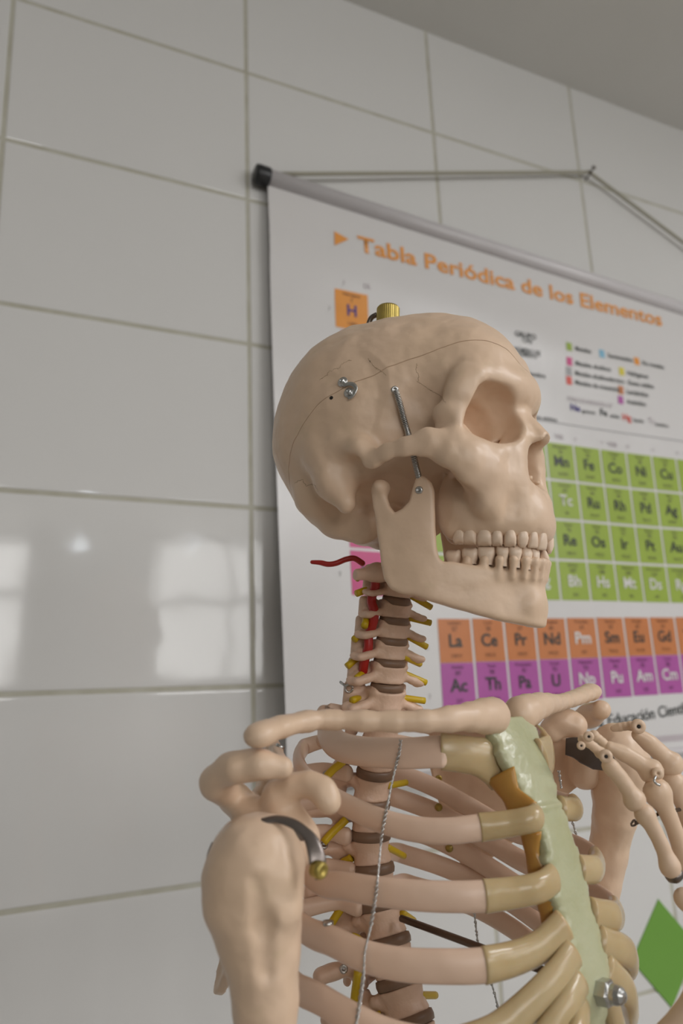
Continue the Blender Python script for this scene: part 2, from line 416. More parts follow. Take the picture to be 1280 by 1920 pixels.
# fluorescent fittings added on the ceiling, out of view, to light the scene
for i, (cx, cy) in enumerate(TUBES):
    t = empty('ceiling_light', (cx, cy, CEIL2), ['fluorescent ceiling fitting closer to the tiled wall', 'fluorescent ceiling fitting closer to the windows behind the viewer'][i], 'ceiling light')
    b = MB(); b.add(*box(cx-.6, cx+.6, cy-.07, cy+.07, CEIL2-.045, CEIL2)); b.build('housing', M['frame'], t, smooth=False)
    p = np.array([[cx-.58, cy, CEIL2-.058], [cx, cy, CEIL2-.058], [cx+.58, cy, CEIL2-.058]])
    sweep('tube', p, 0.013, m=M['glow'], parent=t)
for xx, zz_ in ((0.67, 1.165), (1.44, 1.15)):
    t = empty('wall_lamp', (xx, RY0, zz_), 'small bulkhead lamp on the window wall, %s' % ('between the windows' if xx < 1 else 'above a window'), 'lamp')
    b = MB(); b.add(*box(xx-.05, xx+.05, RY0, RY0+.02, zz_-.08, zz_+.08)); b.build('back_plate', M['frame'], t, smooth=False)
    v, f = lathe_vf([(0.035, 0), (0.038, 0.01), (0.030, 0.05), (0.012, 0.065)], (xx, RY0+.02, zz_), (0, 1, 0), 20); mesh_obj('bulb_cover', v, f, M['lampglow'], t)
#==POSTER==
# ------------------------------------------------------------------ the poster
M['sheet'] = mat('poster_vinyl', (0.66, 0.64, 0.63), 0.32, bump=[(7, 0.004)], var=(3, (0.67, 0.65, 0.64)))
M['back'] = M['sheet']
PC = dict(green=(0.31, 0.42, 0.045), magenta=(0.60, 0.06, 0.22), orange=(0.78, 0.30, 0.035), brown=(0.56, 0.19, 0.055), purple=(0.42, 0.085, 0.34),
          black=(0.03, 0.035, 0.03), white=(0.68, 0.66, 0.64), navy=(0.05, 0.03, 0.22), red=(0.68, 0.09, 0.06), yellow=(0.66, 0.56, 0.04),
          blue=(0.22, 0.47, 0.63), grey=(0.35, 0.34, 0.34), title=(0.80, 0.33, 0.07), faint=(0.50, 0.44, 0.46), dk=(0.16, 0.17, 0.06), dko=(0.25, 0.09, 0.03), dkp=(0.15, 0.03, 0.12))
PK = list(PC)
for k in PK: M['p_'+k] = mat('print_'+k, PC[k], 0.4, var=(30, tuple(c*0.94 for c in PC[k])))
PX0, PX1, PZB = 0.362, 1.735, -0.112
def rod_z(x): return 0.783-0.052*(x-0.362)/0.907
def psurf(x, z, off=0.0):           # poster surface: X along the wall, Z up -> world point
    tl = np.clip((0.62-x)/0.26, 0, 1); dn = np.clip((0.72-z)/0.75, 0, 1)
    y = 0.010+0.033*tl*tl*dn+0.012*(1-dn)**3*0.5+0.0022*math.sin(x*21+z*5)*dn
    y += 0.0035*math.exp(-((z-0.66+0.15*(x-0.5))/0.05)**2)
    return (x, DW-y-off, z)
pm = MB()
nx, nz = 90, 70
gv = []; gf = []
for j in range(nz+1):
    for i in range(nx+1):
        x = PX0+(PX1-PX0)*i/nx; zt_ = rod_z(x); gv.append(psurf(x, zt_+(PZB-zt_)*j/nz))
for j in range(nz):
    for i in range(nx):
        a = j*(nx+1)+i; gf.append((a, a+nx+1, a+nx+2, a+1))
pm.add(gv, gf, 0)
def quad_print(x0, x1, z0, z1, colk, off=0.0006, nxs=5, nzs=5):
    v = []; f = []
    for j in range(nzs+1):
        for i in range(nxs+1): v.append(psurf(x0+(x1-x0)*i/nxs, z1+(z0-z1)*j/nzs, off))
    for j in range(nzs):
        for i in range(nxs):
            a = j*(nxs+1)+i; f.append((a, a+nxs+1, a+nxs+2, a+1))
    pm.add(v, f, 1+PK.index(colk))
TXT = {}
def text_vf(s, bold=0.0):
    key = (s, bold)
    if key not in TXT:
        cu = bpy.data.curves.new('t', 'FONT'); cu.body = s; cu.size = 1.0; cu.offset = bold; cu.resolution_u = 3
        ob = bpy.data.objects.new('t', cu); SC.collection.objects.link(ob)
        dg = bpy.context.evaluated_depsgraph_get(); me = bpy.data.meshes.new_from_object(ob.evaluated_get(dg))
        v = np.array([p.co[:2] for p in me.vertices]) if len(me.vertices) else np.zeros((0, 2)); f = [tuple(p.vertices) for p in me.polygons]
        bpy.data.objects.remove(ob); bpy.data.curves.remove(cu); bpy.data.meshes.remove(me)
        TXT[key] = (v, f)
    return TXT[key]
def put_text(s, x, z, size, colk, align='c', bold=0.0, width=None, off=0.0011, slope=0.0):
    v, f = text_vf(s, bold)
    if not len(v): return
    w0 = v[:, 0].max()-v[:, 0].min(); sx = size if width is None else width/w0
    vx = (v[:, 0]-v[:, 0].min())*sx; vz = v[:, 1]*size
    if align == 'c': vx = vx-w0*sx/2
    pm.add([psurf(x+a, z+b+slope*a, off) for a, b in zip(vx, vz)], f, 1+PK.index(colk))
CW, CH, GP = 0.0622, 0.0689, 0.0022
TX0, TZ0 = 0.4865, 0.6175
ELEMENTS = {1: 'H He', 2: 'Li Be B C N O F Ne', 3: 'Na Mg Al Si P S Cl Ar', 4: 'K Ca Sc Ti V Cr Mn Fe Co Ni Cu Zn Ga Ge As Se Br Kr',
     5: 'Rb Sr Y Zr Nb Mo Tc Ru Rh Pd Ag Cd In Sn Sb Te I Xe', 6: 'Cs Ba - Hf Ta W Re Os Ir Pt Au Hg Tl Pb Bi Po At Rn', 7: 'Fr Ra - Rf Db Sg Bh Hs Mt Ds Rg Cn'}
LA = 'La Ce Pr Nd Pm Sm Eu Gd Tb Dy Ho Er Tm Yb Lu'.split(); AC = 'Ac Th Pa U Np Pu Am Cm Bk Cf Es Fm Md No Lr'.split()
ORDER = ('H He Li Be B C N O F Ne Na Mg Al Si P S Cl Ar K Ca Sc Ti V Cr Mn Fe Co Ni Cu Zn Ga Ge As Se Br Kr Rb Sr Y Zr Nb Mo Tc Ru Rh Pd Ag Cd In Sn Sb Te I Xe Cs Ba '
         + ' '.join(LA)+' Hf Ta W Re Os Ir Pt Au Hg Tl Pb Bi Po At Rn Fr Ra '+' '.join(AC)+' Rf Db Sg Bh Hs Mt Ds Rg Cn').split()
NAME = dict(H='Hidrógeno', Mn='Manganeso', Fe='Hierro', Co='Cobalto', Ni='Níquel', Cu='Cobre', Zn='Zinc', Tc='Tecnecio', Ru='Rutenio', Rh='Rodio', Pd='Paladio', Ag='Plata', Cd='Cadmio',
            Re='Renio', Os='Osmio', Ir='Iridio', Pt='Platino', Au='Oro', Hg='Mercurio', Bh='Bohrio', Hs='Hassio', Mt='Meitnerio', Ds='Darmstadtio', Rg='Roentgenio', Cn='Copernicio', La='Lantano', Ce='Cerio', Pr='Praseodimio',
            Nd='Neodimio', Pm='Prometio', Sm='Samario', Eu='Europio', Gd='Gadolinio', Tb='Terbio', Ac='Actinio', Th='Torio', Pa='Protactinio', U='Uranio', Np='Neptunio', Pu='Plutonio', Am='Americio', Cm='Curio', Bk='Berkelio')
MASS = dict(H='1,008', Mn='54,938', Fe='55,847', Co='58,933', Ni='58,69', Cu='63,546', Zn='65,39', Tc='98', Ru='101,07', Rh='102,91', Pd='106,42', Ag='107,87', Cd='112,41', Re='186,21', Os='190,23', Ir='192,22', Pt='195,08', Au='196,97',
            Bh='262', Hs='265', Mt='266', Ds='269', Rg='272', La='138,91', Ce='140,12', Pr='140,91', Nd='144,24', Pm='145', Sm='150,36', Eu='151,96', Gd='157,25', Tb='158,93', Ac='227', Th='232,04', Pa='231,04', U='238,03', Np='237', Pu='244', Am='243', Cm='247')
SYN = set('Tc Pm Np Pu Am Cm Bk Cf Es Fm Md No Lr Rf Db Sg Bh Hs Mt Ds Rg Cn'.split())
def cell(el, x, z, colk, cw=CW):
    quad_print(x+GP, x+cw-GP, z-CH+GP, z-GP, colk)
    if el == '-': return
    small = {'green': 'dk', 'brown': 'dko', 'purple': 'dkp'}.get(colk, 'dko')
    xc = x+cw/2
    put_text(el, xc, z-0.0435, 0.0265, 'white' if el in SYN else ('navy' if el == 'H' else 'black'), bold=0.022, off=0.0014)
    if el in NAME:
        put_text(NAME[el], xc, z-0.0105, 0.0072, small, bold=0.01)
        put_text(str(ORDER.index(el)+1), xc, z-0.0205, 0.0098, small, bold=0.02)
        put_text(MASS.get(el, str(ORDER.index(el)*2)), xc, z-0.0595, 0.0078, small, bold=0.01)
def colour_of(r, c, el):
    if el == 'H': return 'orange'
    if c == 0: return 'magenta'
    if c == 1: return 'red'
    if 2 <= c <= 11: return 'green'
    if c == 17: return 'grey'
    if c == 16: return 'yellow'
    if el in ('B', 'Si', 'Ge', 'As', 'Sb', 'Te', 'Po'): return 'blue'
    if el in ('C', 'N', 'O', 'P', 'S', 'Se'): return 'orange'
    return 'green'
for r, s_ in ELEMENTS.items():
    e = s_.split()
    cols = list(range(len(e)))
    if r == 1: cols = [0, 17]
    if r in (2, 3): cols = [0, 1]+list(range(12, 18))
    for c, el in zip(cols, e):
        dx = -0.020 if (r == 1 and c == 0) else 0
        cell(el, TX0+c*CW+dx+(-0.012 if r > 1 and c == 0 else 0), TZ0-(r-1)*CH, colour_of(r, c, el))
for i, el in enumerate(LA): cell(el, 0.6165+i*0.0620, 0.1075+0.0008*i, 'brown', 0.062)
for i, el in enumerate(AC): cell(el, 0.6165+i*0.0620, 0.0425+0.0008*i, 'purple', 0.062)
put_text('6', 0.598, 0.06, 0.010, 'grey'); put_text('7', 0.598, -0.01, 0.010, 'grey')
for r in range(7):
    if r != 3: put_text(str(r+1), TX0-0.028, TZ0-(r+0.6)*CH, 0.010, 'grey')
put_text('1', TX0-0.002, TZ0+0.006, 0.012, 'faint'); put_text('IA', TX0+0.040, TZ0+0.008, 0.014, 'faint')
for c, t in ((6, 'VIIB'), (8, 'VIIIB'), (11, 'IIB')): put_text(t, TX0+(c+0.5)*CW, 0.417, 0.012, 'faint')
for c in range(7, 18): put_text(str(c+1), TX0+(c+0.1)*CW, 0.418, 0.009, 'faint')
# title
v = [psurf(0.487, 0.712, .0012), psurf(0.487, 0.681, .0012), psurf(0.5115, 0.6955, .0012)]
v = [on_y(624, 437, DW-0.013), on_y(624, 464, DW-0.013), on_y(651, 452, DW-0.013)]
v = [psurf(p[0], p[2], .0012) for p in v]
pm.add(v, [(0, 1, 2)], 1+PK.index('title'))
pa, pb = on_y(668, 474, DW-0.012), on_y(1237, 614, DW-0.01)
put_text('Tabla Periódica de los Elementos', pa[0], pa[2], 0.040, 'title', 'l', bold=0.022, width=pb[0]-pa[0], slope=(pb[2]-pa[2])/(pb[0]-pa[0]))
# legend
def leg(px, py, colk, s_):
    p = on_y(px, py, DW-0.01); quad_print(p[0]-.0065, p[0]+.0065, p[2]-.0078, p[2]+.0078, colk, nxs=1, nzs=1)
    put_text(s_, p[0]+.014, p[2]-.005, 0.0125, 'black', 'l', bold=0.012)
leg(1061.5, 653, 'green', 'Metales'); leg(1123, 666, 'blue', 'Semimetales'); leg(1188, 680, 'orange', 'No metales')
leg(1063, 680, 'magenta', 'Metales alcalinos'); leg(1063, 698, 'grey', 'Metales alcalinotérreos'); leg(1064, 715, 'red', 'Metales de transición')
leg(1160, 699, 'yellow', 'Halógenos'); leg(1161, 716, 'white', 'Gases nobles'); leg(1160.5, 733, 'brown', 'Lantánidos'); leg(1161, 751, 'purple', 'Actínidos')
def tpix(s_, px, py, size, colk, px2=None, bold=0.012, **k):
    p = on_y(px, py, DW-0.01); wd = None if px2 is None else on_y(px2, py, DW-0.01)[0]-p[0]
    put_text(s_, p[0], p[2], size, colk, 'l', bold=bold, width=wd, **k)
tpix('ESTADO DE AGREGACIÓN A 25°', 1062, 752, 0.011, 'faint', 1145)
tpix('Ne', 1068, 770, 0.018, 'navy', bold=.03); tpix('gaseoso', 1089, 774, 0.010, 'black')
tpix('Fe', 1124, 779, 0.018, 'black', bold=.03); tpix('sólido', 1142, 783, 0.010, 'black')
tpix('Hg', 1166, 788, 0.018, 'red', bold=.03); tpix('líquido', 1185, 791, 0.010, 'black')
tpix('Tc', 1213, 795, 0.018, 'faint', bold=.0); tpix('sintético', 1226, 799, 0.010, 'black')
tpix('GRUPO', 960, 633, 0.014, 'black'); tpix('CAS', 974, 644, 0.012, 'black'); tpix('NÚMERO DE', 960, 661, 0.013, 'black', 1008); tpix('ELEMENTO', 968, 669, 0.011, 'black', 1002)
tpix('Nombre', 985, 705, 0.012, 'black'); tpix('Masa atómica', 996, 785, 0.010, 'black')
p1, p2 = on_y(985, 791, DW-.01), on_y(1280, 836, DW-.01)
quad_print(p1[0]-0.25, 1.66, 0.4455, 0.4475, 'grey', nxs=40, nzs=1)
pc_, pd_ = on_y(1092, 1369, DW-.01), on_y(1280, 1336, DW-.01)
put_text('para Educación Científica', pc_[0], pc_[2], 0.026, 'black', 'l', bold=0.012, slope=(pd_[2]-pc_[2])/(pd_[0]-pc_[0])*0.9)
put_text('Materiales', pc_[0]-0.012-0.13, pc_[2]-.001, 0.026, 'black', 'l', bold=0.012) if False else None
quad_print(1.02, 1.70, PZB+0.016, PZB+0.026, 'faint', nxs=30, nzs=1)
pcx = (PX0+PX1)/2
poster = empty('periodic_table_poster', (pcx, DW-0.012, rod_z(pcx)), 'white hanging wall chart of the periodic table titled Tabla Periódica de los Elementos', 'poster')
sheet = pm.build('printed_sheet', None, poster, mats=[M['sheet']]+[M['p_'+k] for k in PK])
def rodp(x): return np.array([x, DW-0.016, rod_z(x)])
M['rodw'] = mat('white_rod', (0.60, 0.57, 0.58), 0.28, var=(8, (0.63, 0.60, 0.61)), bump=[(14, 0.002)])
M['blackp'] = mat('black_plastic', (0.015, 0.015, 0.016), 0.35)
sweep('hanging_rod', [rodp(PX0-0.004), rodp((PX0+PX1)/2), rodp(PX1+0.004)], 0.0135, m=M['rodw'], parent=poster, ns=24)
for s_, xx in ((-1, PX0-0.002), (1, PX1+0.002)):
    a = rodp(xx); dirn = rodp(2)-rodp(1); dirn /= np.linalg.norm(dirn); dirn *= s_
    v, f = lathe_vf([(0.0145, -0.004), (0.0155, -0.002), (0.0157, 0.014), (0.0148, 0.0185), (0.011, 0.020)], a, dirn, 24)
    mesh_obj('end_cap', v, f, M['blackp'], poster)
sweep('bottom_rod', [(PX0+.01, psurf(PX0+.01, PZB)[1], PZB), (1.0, psurf(1.0, PZB)[1], PZB), (PX1-.01, psurf(PX1-.01, PZB)[1], PZB)], 0.006, m=M['rodw'], parent=poster)
M['cord'] = mat('hanging_cord', (0.36, 0.34, 0.27), 0.7, bump=[(800, 0.0003)])
nail_p = np.array([1.044, DW-0.018, 0.991])
cordpts = [rodp(PX0+0.02)+np.array([0, -0.005, 0.010]), nail_p+np.array([-.006, 0.004, 0.001]), nail_p+np.array([0, 0.004, 0.004]), nail_p+np.array([.006, 0.004, 0.001]), rodp(PX1-0.02)+np.array([0, 0, 0.012])]
q = np.vstack([crom(cordpts[:2], 20), crom(cordpts[1:4], 8)[1:], crom(cordpts[3:], 20)[1:]])
sweep('cord', q, 0.0034, m=M['cord'], parent=poster, ns=8)
v, f = lathe_vf([(0.0016, -0.022), (0.0016, 0.010), (0.0045, 0.0105), (0.0048, 0.012), (0.003, 0.013)], nail_p, (-0.15, -1, 0.25), 12)
tag(mesh_obj('nail', v, f, M['dark']), 'dark nail in the tiled wall carrying the poster cord', 'nail')
#==SKELETON==
# ------------------------------------------------------------------ the skeleton: one thing, every bone a part
def rodr(w_):
    t = np.linalg.norm(w_); k = np.array(w_)/(t+1e-12); K = np.array([[0, -k[2], k[1]], [k[2], 0, -k[0]], [-k[1], k[0], 0]])
    return np.eye(3)+math.sin(t)*K+(1-math.cos(t))*K@K
WC = np.stack([CR, CU, CF], 1)      # camera axes -> world
SK = WC@rodr([0.183, 0.546, 0.019])@np.array([[1, 0, 0], [0, 0, 1], [0, 1, 0.0]])   # skull axes: forward, left, up
SO = WC@np.array([0.039, 0.026, 0.518])
def skw(p): return SK@(np.asarray(p, float)/1000)+SO
def sk_ray(px, py):                 # ray in skull millimetres
    return SK.T@(-SO)*1000, SK.T@ray(px, py)*1000
def sk_y(px, py, y):                # pixel -> skull point on the plane y = const
    c, d = sk_ray(px, py); t = (y-c[1])/d[1]; return c+d*t
skel = empty('skeleton_model', (SO[0], SO[1]+0.02, -0.30), 'cream plastic human skeleton model with raised hand, standing in front of the poster', 'skeleton model')

# ---- cranium
f = Field((-98, -78, -66), (114, 78, 122), 1.0)
f.ell((29, 0, 47), (60.5, 52, 57), 1)
f.ell((-23, 0, 41), (61, 67, 63), 20)
f.ell((3, 0, 46), (62, 60, 57.5), 14)
f.ell((-46, 0, 20), (44, 56, 46), 16)
f.ell((-40, 0, -11), (32, 43, 31), 12)
f.ell((20, 0, 12), (48, 46, 34), 12)
f.ell((57, -21, 54), (24.5, 22, 24), 16); f.ell((57, 21, 54), (24.5, 22, 24), 16)
f.ell((-10, -45, 16), (30, 19, 30), 18); f.ell((-10, 45, 16), (30, 19, 30), 18)       # temporal swelling
f.ell((-20, 0, -34), (24, 26, 12), 10)
for s in (-1, 1):
    f.chain([(-26, s*52, 2), (-19, s*52, -15), (-11, s*50, -29)], [14, 11, 6], 8)      # mastoid
    f.ell((-45, s*34, -20), (13, 14, 13), 10)
    f.ell((-36, s*20, -36), (12, 9, 9), 8); f.ell((-18, s*16, -42), (12, 7, 8), 6)      # condyles of the base
    f.chain([(-10, s*60, 6), (6, s*63, 1), (18, s*62, -8)], [5, 5.5, 5.2], 8)            # root of the arch, eminence
    # lateral rim of the orbit: broad plate
    f.chain([(58, s*55, 0), (60, s*54.5, 10), (62, s*53, 18), (66, s*50, 30), (68, s*46.5, 40)], [6.5, 5.6, 5.0, 5.6, 6.5], 4, sq=(0.85, 1.35, 1))
    f.ell((56, s*55, 19), (5, 3.5, 6), 4)
    # cheek bone
    f.chain([(60, s*57, -5), (68, s*50, -9), (75, s*39, -11), (80, s*29, -10)], [9.5, 10.5, 10, 9], 6, sq=(1, 1.2, 0.85))
    f.chain([(66, s*52, -10), (70, s*45, -18), (72, s*36, -30)], [6, 6, 5], 7)
    # brow
    f.chain([(66, s*48, 39), (71, s*40.5, 44), (77.5, s*29, 44), (82.5, s*16, 44), (83.5, s*6, 45), (82.5, 0, 45)], [4.4, 4.2, 4.2, 4.8, 5.6, 6.0], 13)
    # lower and inner orbital rim
    f.chain([(67, s*49, 2), (74, s*43, -2.5), (80, s*34, -3), (84, s*24, 1), (86, s*16, 8), (86, s*11, 17), (83.5, s*6.5, 27), (81.5, s*5, 37)], [5.5, 5.0, 4.6, 5.0, 4.8, 4.2, 4.0, 5.4], 5)
    f.chain([(84, s*13, 16), (84.5, s*16, 4), (85.0, s*18.5, -8), (87, s*18, -20), (90.5, s*14, -36)], [6.5, 7, 7.5, 7.5, 8.2], 7)
    f.chain([(74, s*36, -16), (75, s*31, -32), (78, s*27, -42)], [8.5, 7, 5.5], 9)
    f.ell((74, s*26, -18), (14, 10, 16), 8)
    f.chain([(99.3, s*2.6, 13.8), (91.5, s*4, 19.8), (84.5, s*4.0, 27.5), (80.5, s*4, 38)], [2.6, 3.6, 4.2, 5.2], 4)   # nasal bones
    f.chain([(98, s*5.5, 12), (91.5, s*9, 12)], [2.3, 4.5], 5)
    f.cap((82, s*1.5, 33.5), (99.3, s*1.5, 13.8), 3.6, 2.4, 4)
    f.cap((50, s*34, 18), (58, s*38, 8), 15, 11, 8)
# alveolar process of the upper jaw
def arch(t, x0=102.0, a=29.5, b=49):        # t from -1 (right molars) to 1 (left molars)
    th = t*math.pi/2*0.97
    return np.array([x0-b*(1-math.cos(th)**0.85), a*math.sin(th)])
ap = [arch(t) for t in np.linspace(-1, 1, 19)]
f.chain([(p[0]-3.6, p[1]*0.93, -41.0) for p in ap], [5.6]*19, 4, sq=(1, 1, 0.7))
f.chain([(p[0]-6.8, p[1]*0.88, -32) for p in ap], [5.4]*19, 7, sq=(1, 1, 0.6))
f.ell((68, 0, -24), (28, 22, 12), 8)
f.ell((50, -22, -30), (7, 7, 14), 5); f.ell((50, 22, -30), (7, 7, 14), 5)
f.ell((44, 0, -14), (14, 16, 14), 6)
for s in (-1, 1): f.ell((50, s*25, -30), (9, 9, 20), 6); f.ell((34, s*18, -30), (10, 5, 18), 5)
f.ell((98, 0, -24), (3.5, 2.6, 3), 3)
for t in np.linspace(-0.95, 0.95, 15):
    p = arch(t); f.cap((p[0]-1.2, p[1]*0.99, -42), (p[0]-4.4, p[1]*0.94, -25), 2.9, 1.7, 3)
# carving
for s in (-1, 1):
    f.chain([(97, s*35.5, 23.5), (80, s*31.5, 21.5), (62, s*26, 18), (46, s*20, 15)], [18.3, 17.6, 13, 5], 2.2, 's', sq=(1, 0.90, 1.0))
    f.ell((80, s*38.5, 27.5), (15, 12, 12), 3, 's')
    f.ell((47, s*60, 18), (13, 12, 22), 14, 's')
    f.ell((34, s*55, -24), (31, 17, 17.5), 5, 's')
    f.ell((44, s*47, -34), (17, 15, 15), 5, 's')
    f.ell((2, s*63, -10), (6.5, 9, 7), 4, 's')
for s in (-1, 1):
    f.ell((61, s*47, -36), (13, 10, 15), 4, 's')
    f.ell((58.5, s*53.6, 9), (8.5, 3.6, 15), 3, 'u'); f.ell((54.5, s*54.5, 19), (5.5, 3.2, 5.5), 3)
    f.chain([(60, s*53, 22), (62, s*51, 32), (64, s*48.5, 42)], [4.2, 4.0, 3.6], 8)
    if s > 0: f.chain([(70, 49, -4), (75, 48.5, 8), (77, 47.5, 20), (77, 45, 32), (77, 38, 42)], [5, 4.2, 4.0, 4.2, 4.6], 6); f.ell((66, 44, 18), (8, 5, 18), 5)
    f.chain([(14, s*64, -6), (26, s*67.5, -4), (38, s*67, -2), (50, s*63.5, 0.5), (60, s*57, -1)], [4.4, 4.0, 4.6, 7.2, 9.5], 4, sq=(1, 1.9, 0.9))
# nasal opening (pear) and its floor
f.chain([(105, 0, 9.5), (98, 0, 0), (94, 0, -7)], [6.0, 10.5, 12.6], 1.6, 's')
f.chain([(92, 0, 8), (84, 0, -8)], [5.5, 11.5], 3, 's')
f.cap((76, 0, 6), (88, 0, -16), 1.2, 1.2, 2)
for s in (-1, 1): f.cap((80, s*6, -12), (93, s*7.5, -13), 2, 1.6, 1.5)
f.noise(0.35, 11, 3); f.noise(0.12, 4, 4)
V, Q = f.mesh()
V = to_world(V, SK, SO)
full = mesh_obj('skull', V, Q, M['bone'], None)
# raycast helper on finished bones
from mathutils.bvhtree import BVHTree
def bvh(objs):
    vs = []; fs = []; n = 0
    for o_ in objs:
        mw = world_of(o_); vs += [mw@v_.co for v_ in o_.data.vertices]; fs += [tuple(i+n for i in p.vertices) for p in o_.data.polygons]; n = len(vs)
    return BVHTree.FromPolygons(vs, fs)
def hit(px, py, tree=None):
    d = Vector(ray(px, py)).normalized(); h = (tree or BV_S).ray_cast(Vector((0, 0, 0)), d)
    return (None, None) if h[0] is None else (np.array(h[0]), np.array(h[1]))

# saw cut round the vault: separate the lid with a thin gap
def cut_plane():
    tr = bvh([full]); P = [hit(px, py, tr)[0] for px, py in ((545, 832), (575, 790), (610, 752), (650, 728), (700, 705), (740, 683), (780, 662), (820, 648), (870, 642), (920, 645), (940, 649))]
    P = np.array([p for p in P if p is not None]); c = P.mean(0); n = np.linalg.svd(P-c)[2][2]
    return c, (-n if n[2] < 0 else n)
CUTP, CUTN = cut_plane()
def bisected(src, name, sgn, gap=0.0003):
    bm = bmesh.new(); bm.from_mesh(src.data)
    r = bmesh.ops.bisect_plane(bm, geom=bm.verts[:]+bm.edges[:]+bm.faces[:], plane_co=Vector(CUTP+CUTN*gap*sgn), plane_no=Vector(CUTN*sgn), clear_inner=True)
    ed_ = [e for e in r['geom_cut'] if isinstance(e, bmesh.types.BMEdge)]
    n0 = len(bm.faces)
    try:
        bmesh.ops.triangle_fill(bm, edges=ed_, use_beauty=False)
    except Exception: pass
    bm.faces.ensure_lookup_table()
    for fc in list(bm.faces)[n0:]: fc.smooth = False
    for e in ed_:
        if e.is_valid: e.smooth = False
    me = bpy.data.meshes.new(name); bm.to_mesh(me); bm.free()
    me.materials.append(M['bone'])
    ob = bpy.data.objects.new(name, me); SC.collection.objects.link(ob); return ob
skull = bisected(full, 'skull', -1)
put(skull, skel)
lid = bisected(full, 'skull_cap', 1); put(lid, skull)
bpy.data.objects.remove(full)
skull.data.name = 'skull'
BV_S = bvh([skull, lid])

# ---- teeth
def tooth_vf(c, out, up_, wd, dp, h, kind, root_up):
    """crown: rings from gum (narrow) to biting edge"""
    out = out/np.linalg.norm(out); side = np.cross(up_, out); V = []; F = []; ns = 16
    prof = {'i': [(0.62, .75, 0), (0.80, .92, .25), (0.95, .9, .6), (1.0, .55, .88), (0.92, .35, 1.0)],
            'c': [(0.62, .8, 0), (0.85, 1.0, .25), (0.98, 1.0, .5), (0.80, .75, .82), (0.35, .35, 1.04)],
            'm': [(0.66, .80, 0), (0.88, .98, .30), (1.0, 1.02, .5), (0.97, .93, .82), (0.72, .66, 1.0)]}[kind]
    if root_up < 0:
        c0_ = 0.12 if kind == 'm' and h < 11.5 else 0.30; prof = [(w_*(1.12 if hh < .1 else 1.05), d_, c0_+hh*(1-c0_)) for w_, d_, hh in prof]; prof = [(prof[0][0]*0.97, prof[0][1]*.95, -0.05)]+prof
    else:
        prof = [(prof[0][0]*0.82, prof[0][1]*0.8, -0.35)]+prof
    for w_, d_, hh in prof:
        for j in range(ns):
            t = 2*math.pi*j/ns; ct, st = math.cos(t), math.sin(t)
            sx = np.sign(ct)*abs(ct)**0.7; sy = np.sign(st)*abs(st)**0.7
            cusp = 0.0
            if kind == 'm' and hh > 0.7: cusp = 0.10*h*math.cos(2*t+math.pi/1)*(-1)
            V.append(c+side*(wd/2*w_*sx)+out*(dp/2*d_*sy)-up_*root_up*(h*hh+cusp))
    n = len(prof)
    for i in range(n-1):
        for j in range(ns):
            a = i*ns+j; b = i*ns+(j+1) % ns; F.append((a, b, b+ns, a+ns))
    F.append(tuple((n-1)*ns+j for j in range(ns))); 
    return V, F
def solve_arch(fn, px, y_or_z):
    best = None
    for t in np.linspace(-1, 0.35, 541):
        p = fn(t); P = skw((p[0], p[1], y_or_z)); q = np.array([P@CR, P@CU, P@CF]); X = 640+FPX*q[0]/q[2]; Y = 960-FPX*q[1]/q[2]
        if best is None or abs(X-px) < best[0]: best = (abs(X-px), t, Y)
    return best[1], best[2]
def place_teeth(fn, zgum, spec, root_up, parent, dz=lambda t: 0.0):
    done = []
    for px, wd, h, kind in spec:
        t, _ = solve_arch(fn, px, zgum); done.append((t, wd, h, kind))
    left = [(-t, wd, h, kind) for t, wd, h, kind in done if t < -0.06]
    for t, wd, h, kind in done+left:
        p = fn(t); e = 1e-3; tg = fn(t+e)-fn(t-e); tg /= np.linalg.norm(tg); outv = np.array([tg[1], -tg[0], 0.0])
        if outv@np.array([p[0]-60, p[1], 0]) < 0: outv = -outv
        c = np.array([p[0], p[1], zgum+dz(t)])-outv*1.2
        dp = 8.5 if kind == 'm' else 6.5
        V_, F_ = tooth_vf(c, outv, np.array([0, 0, 1.0]), wd, dp, h, kind, root_up)
        mesh_obj('tooth', [skw(v_) for v_ in V_], F_, M['tooth'], parent)
UP = [(860, 8.6, 8.0, 'm'), (881, 9.0, 8.4, 'm'), (908, 9.6, 9.3, 'm'), (932, 6.8, 9.4, 'm'), (956, 7.4, 9.8, 'm'), (980, 7.4, 10.3, 'c'), (1000, 6.6, 10.4, 'i'), (1017, 7.8, 11, 'i'), (1029, 8.0, 11, 'i')]
place_teeth(arch, -46.3, UP, 1, skull)
# ---- lower jaw: its side outline developed along the jaw's plan curve
JP = crom([(-12, -53), (6, -52), (24, -50), (42, -46), (58, -38), (73, -28), (85, -18), (95, -9), (99.0, 0)], 120)
JS = np.concatenate([[0], np.cumsum(np.linalg.norm(np.diff(JP, axis=0), axis=1))])
def jaw_pix(px, py):                # pixel -> (arc length, z) on the near outer side of the jaw
    c, d = sk_ray(px, py); dd = d[:2]; nrm = np.array([-dd[1], dd[0]])/np.linalg.norm(dd)
    sd = (JP-c[:2])@nrm; i = np.where(np.sign(sd[:-1]) != np.sign(sd[1:]))[0]
    if len(i) == 0: i = np.array([np.argmin(np.abs(sd[:-1]))])
    best = None
    for k in i:
        u = abs(sd[k])/(abs(sd[k])+abs(sd[k+1])+1e-9); p = JP[k]*(1-u)+JP[k+1]*u; t = ((p-c[:2])@dd)/(dd@dd)
        if best is None or t < best[0]: best = (t, JS[k]*(1-u)+JS[k+1]*u, c[2]+d[2]*t)
    return best[1], best[2]
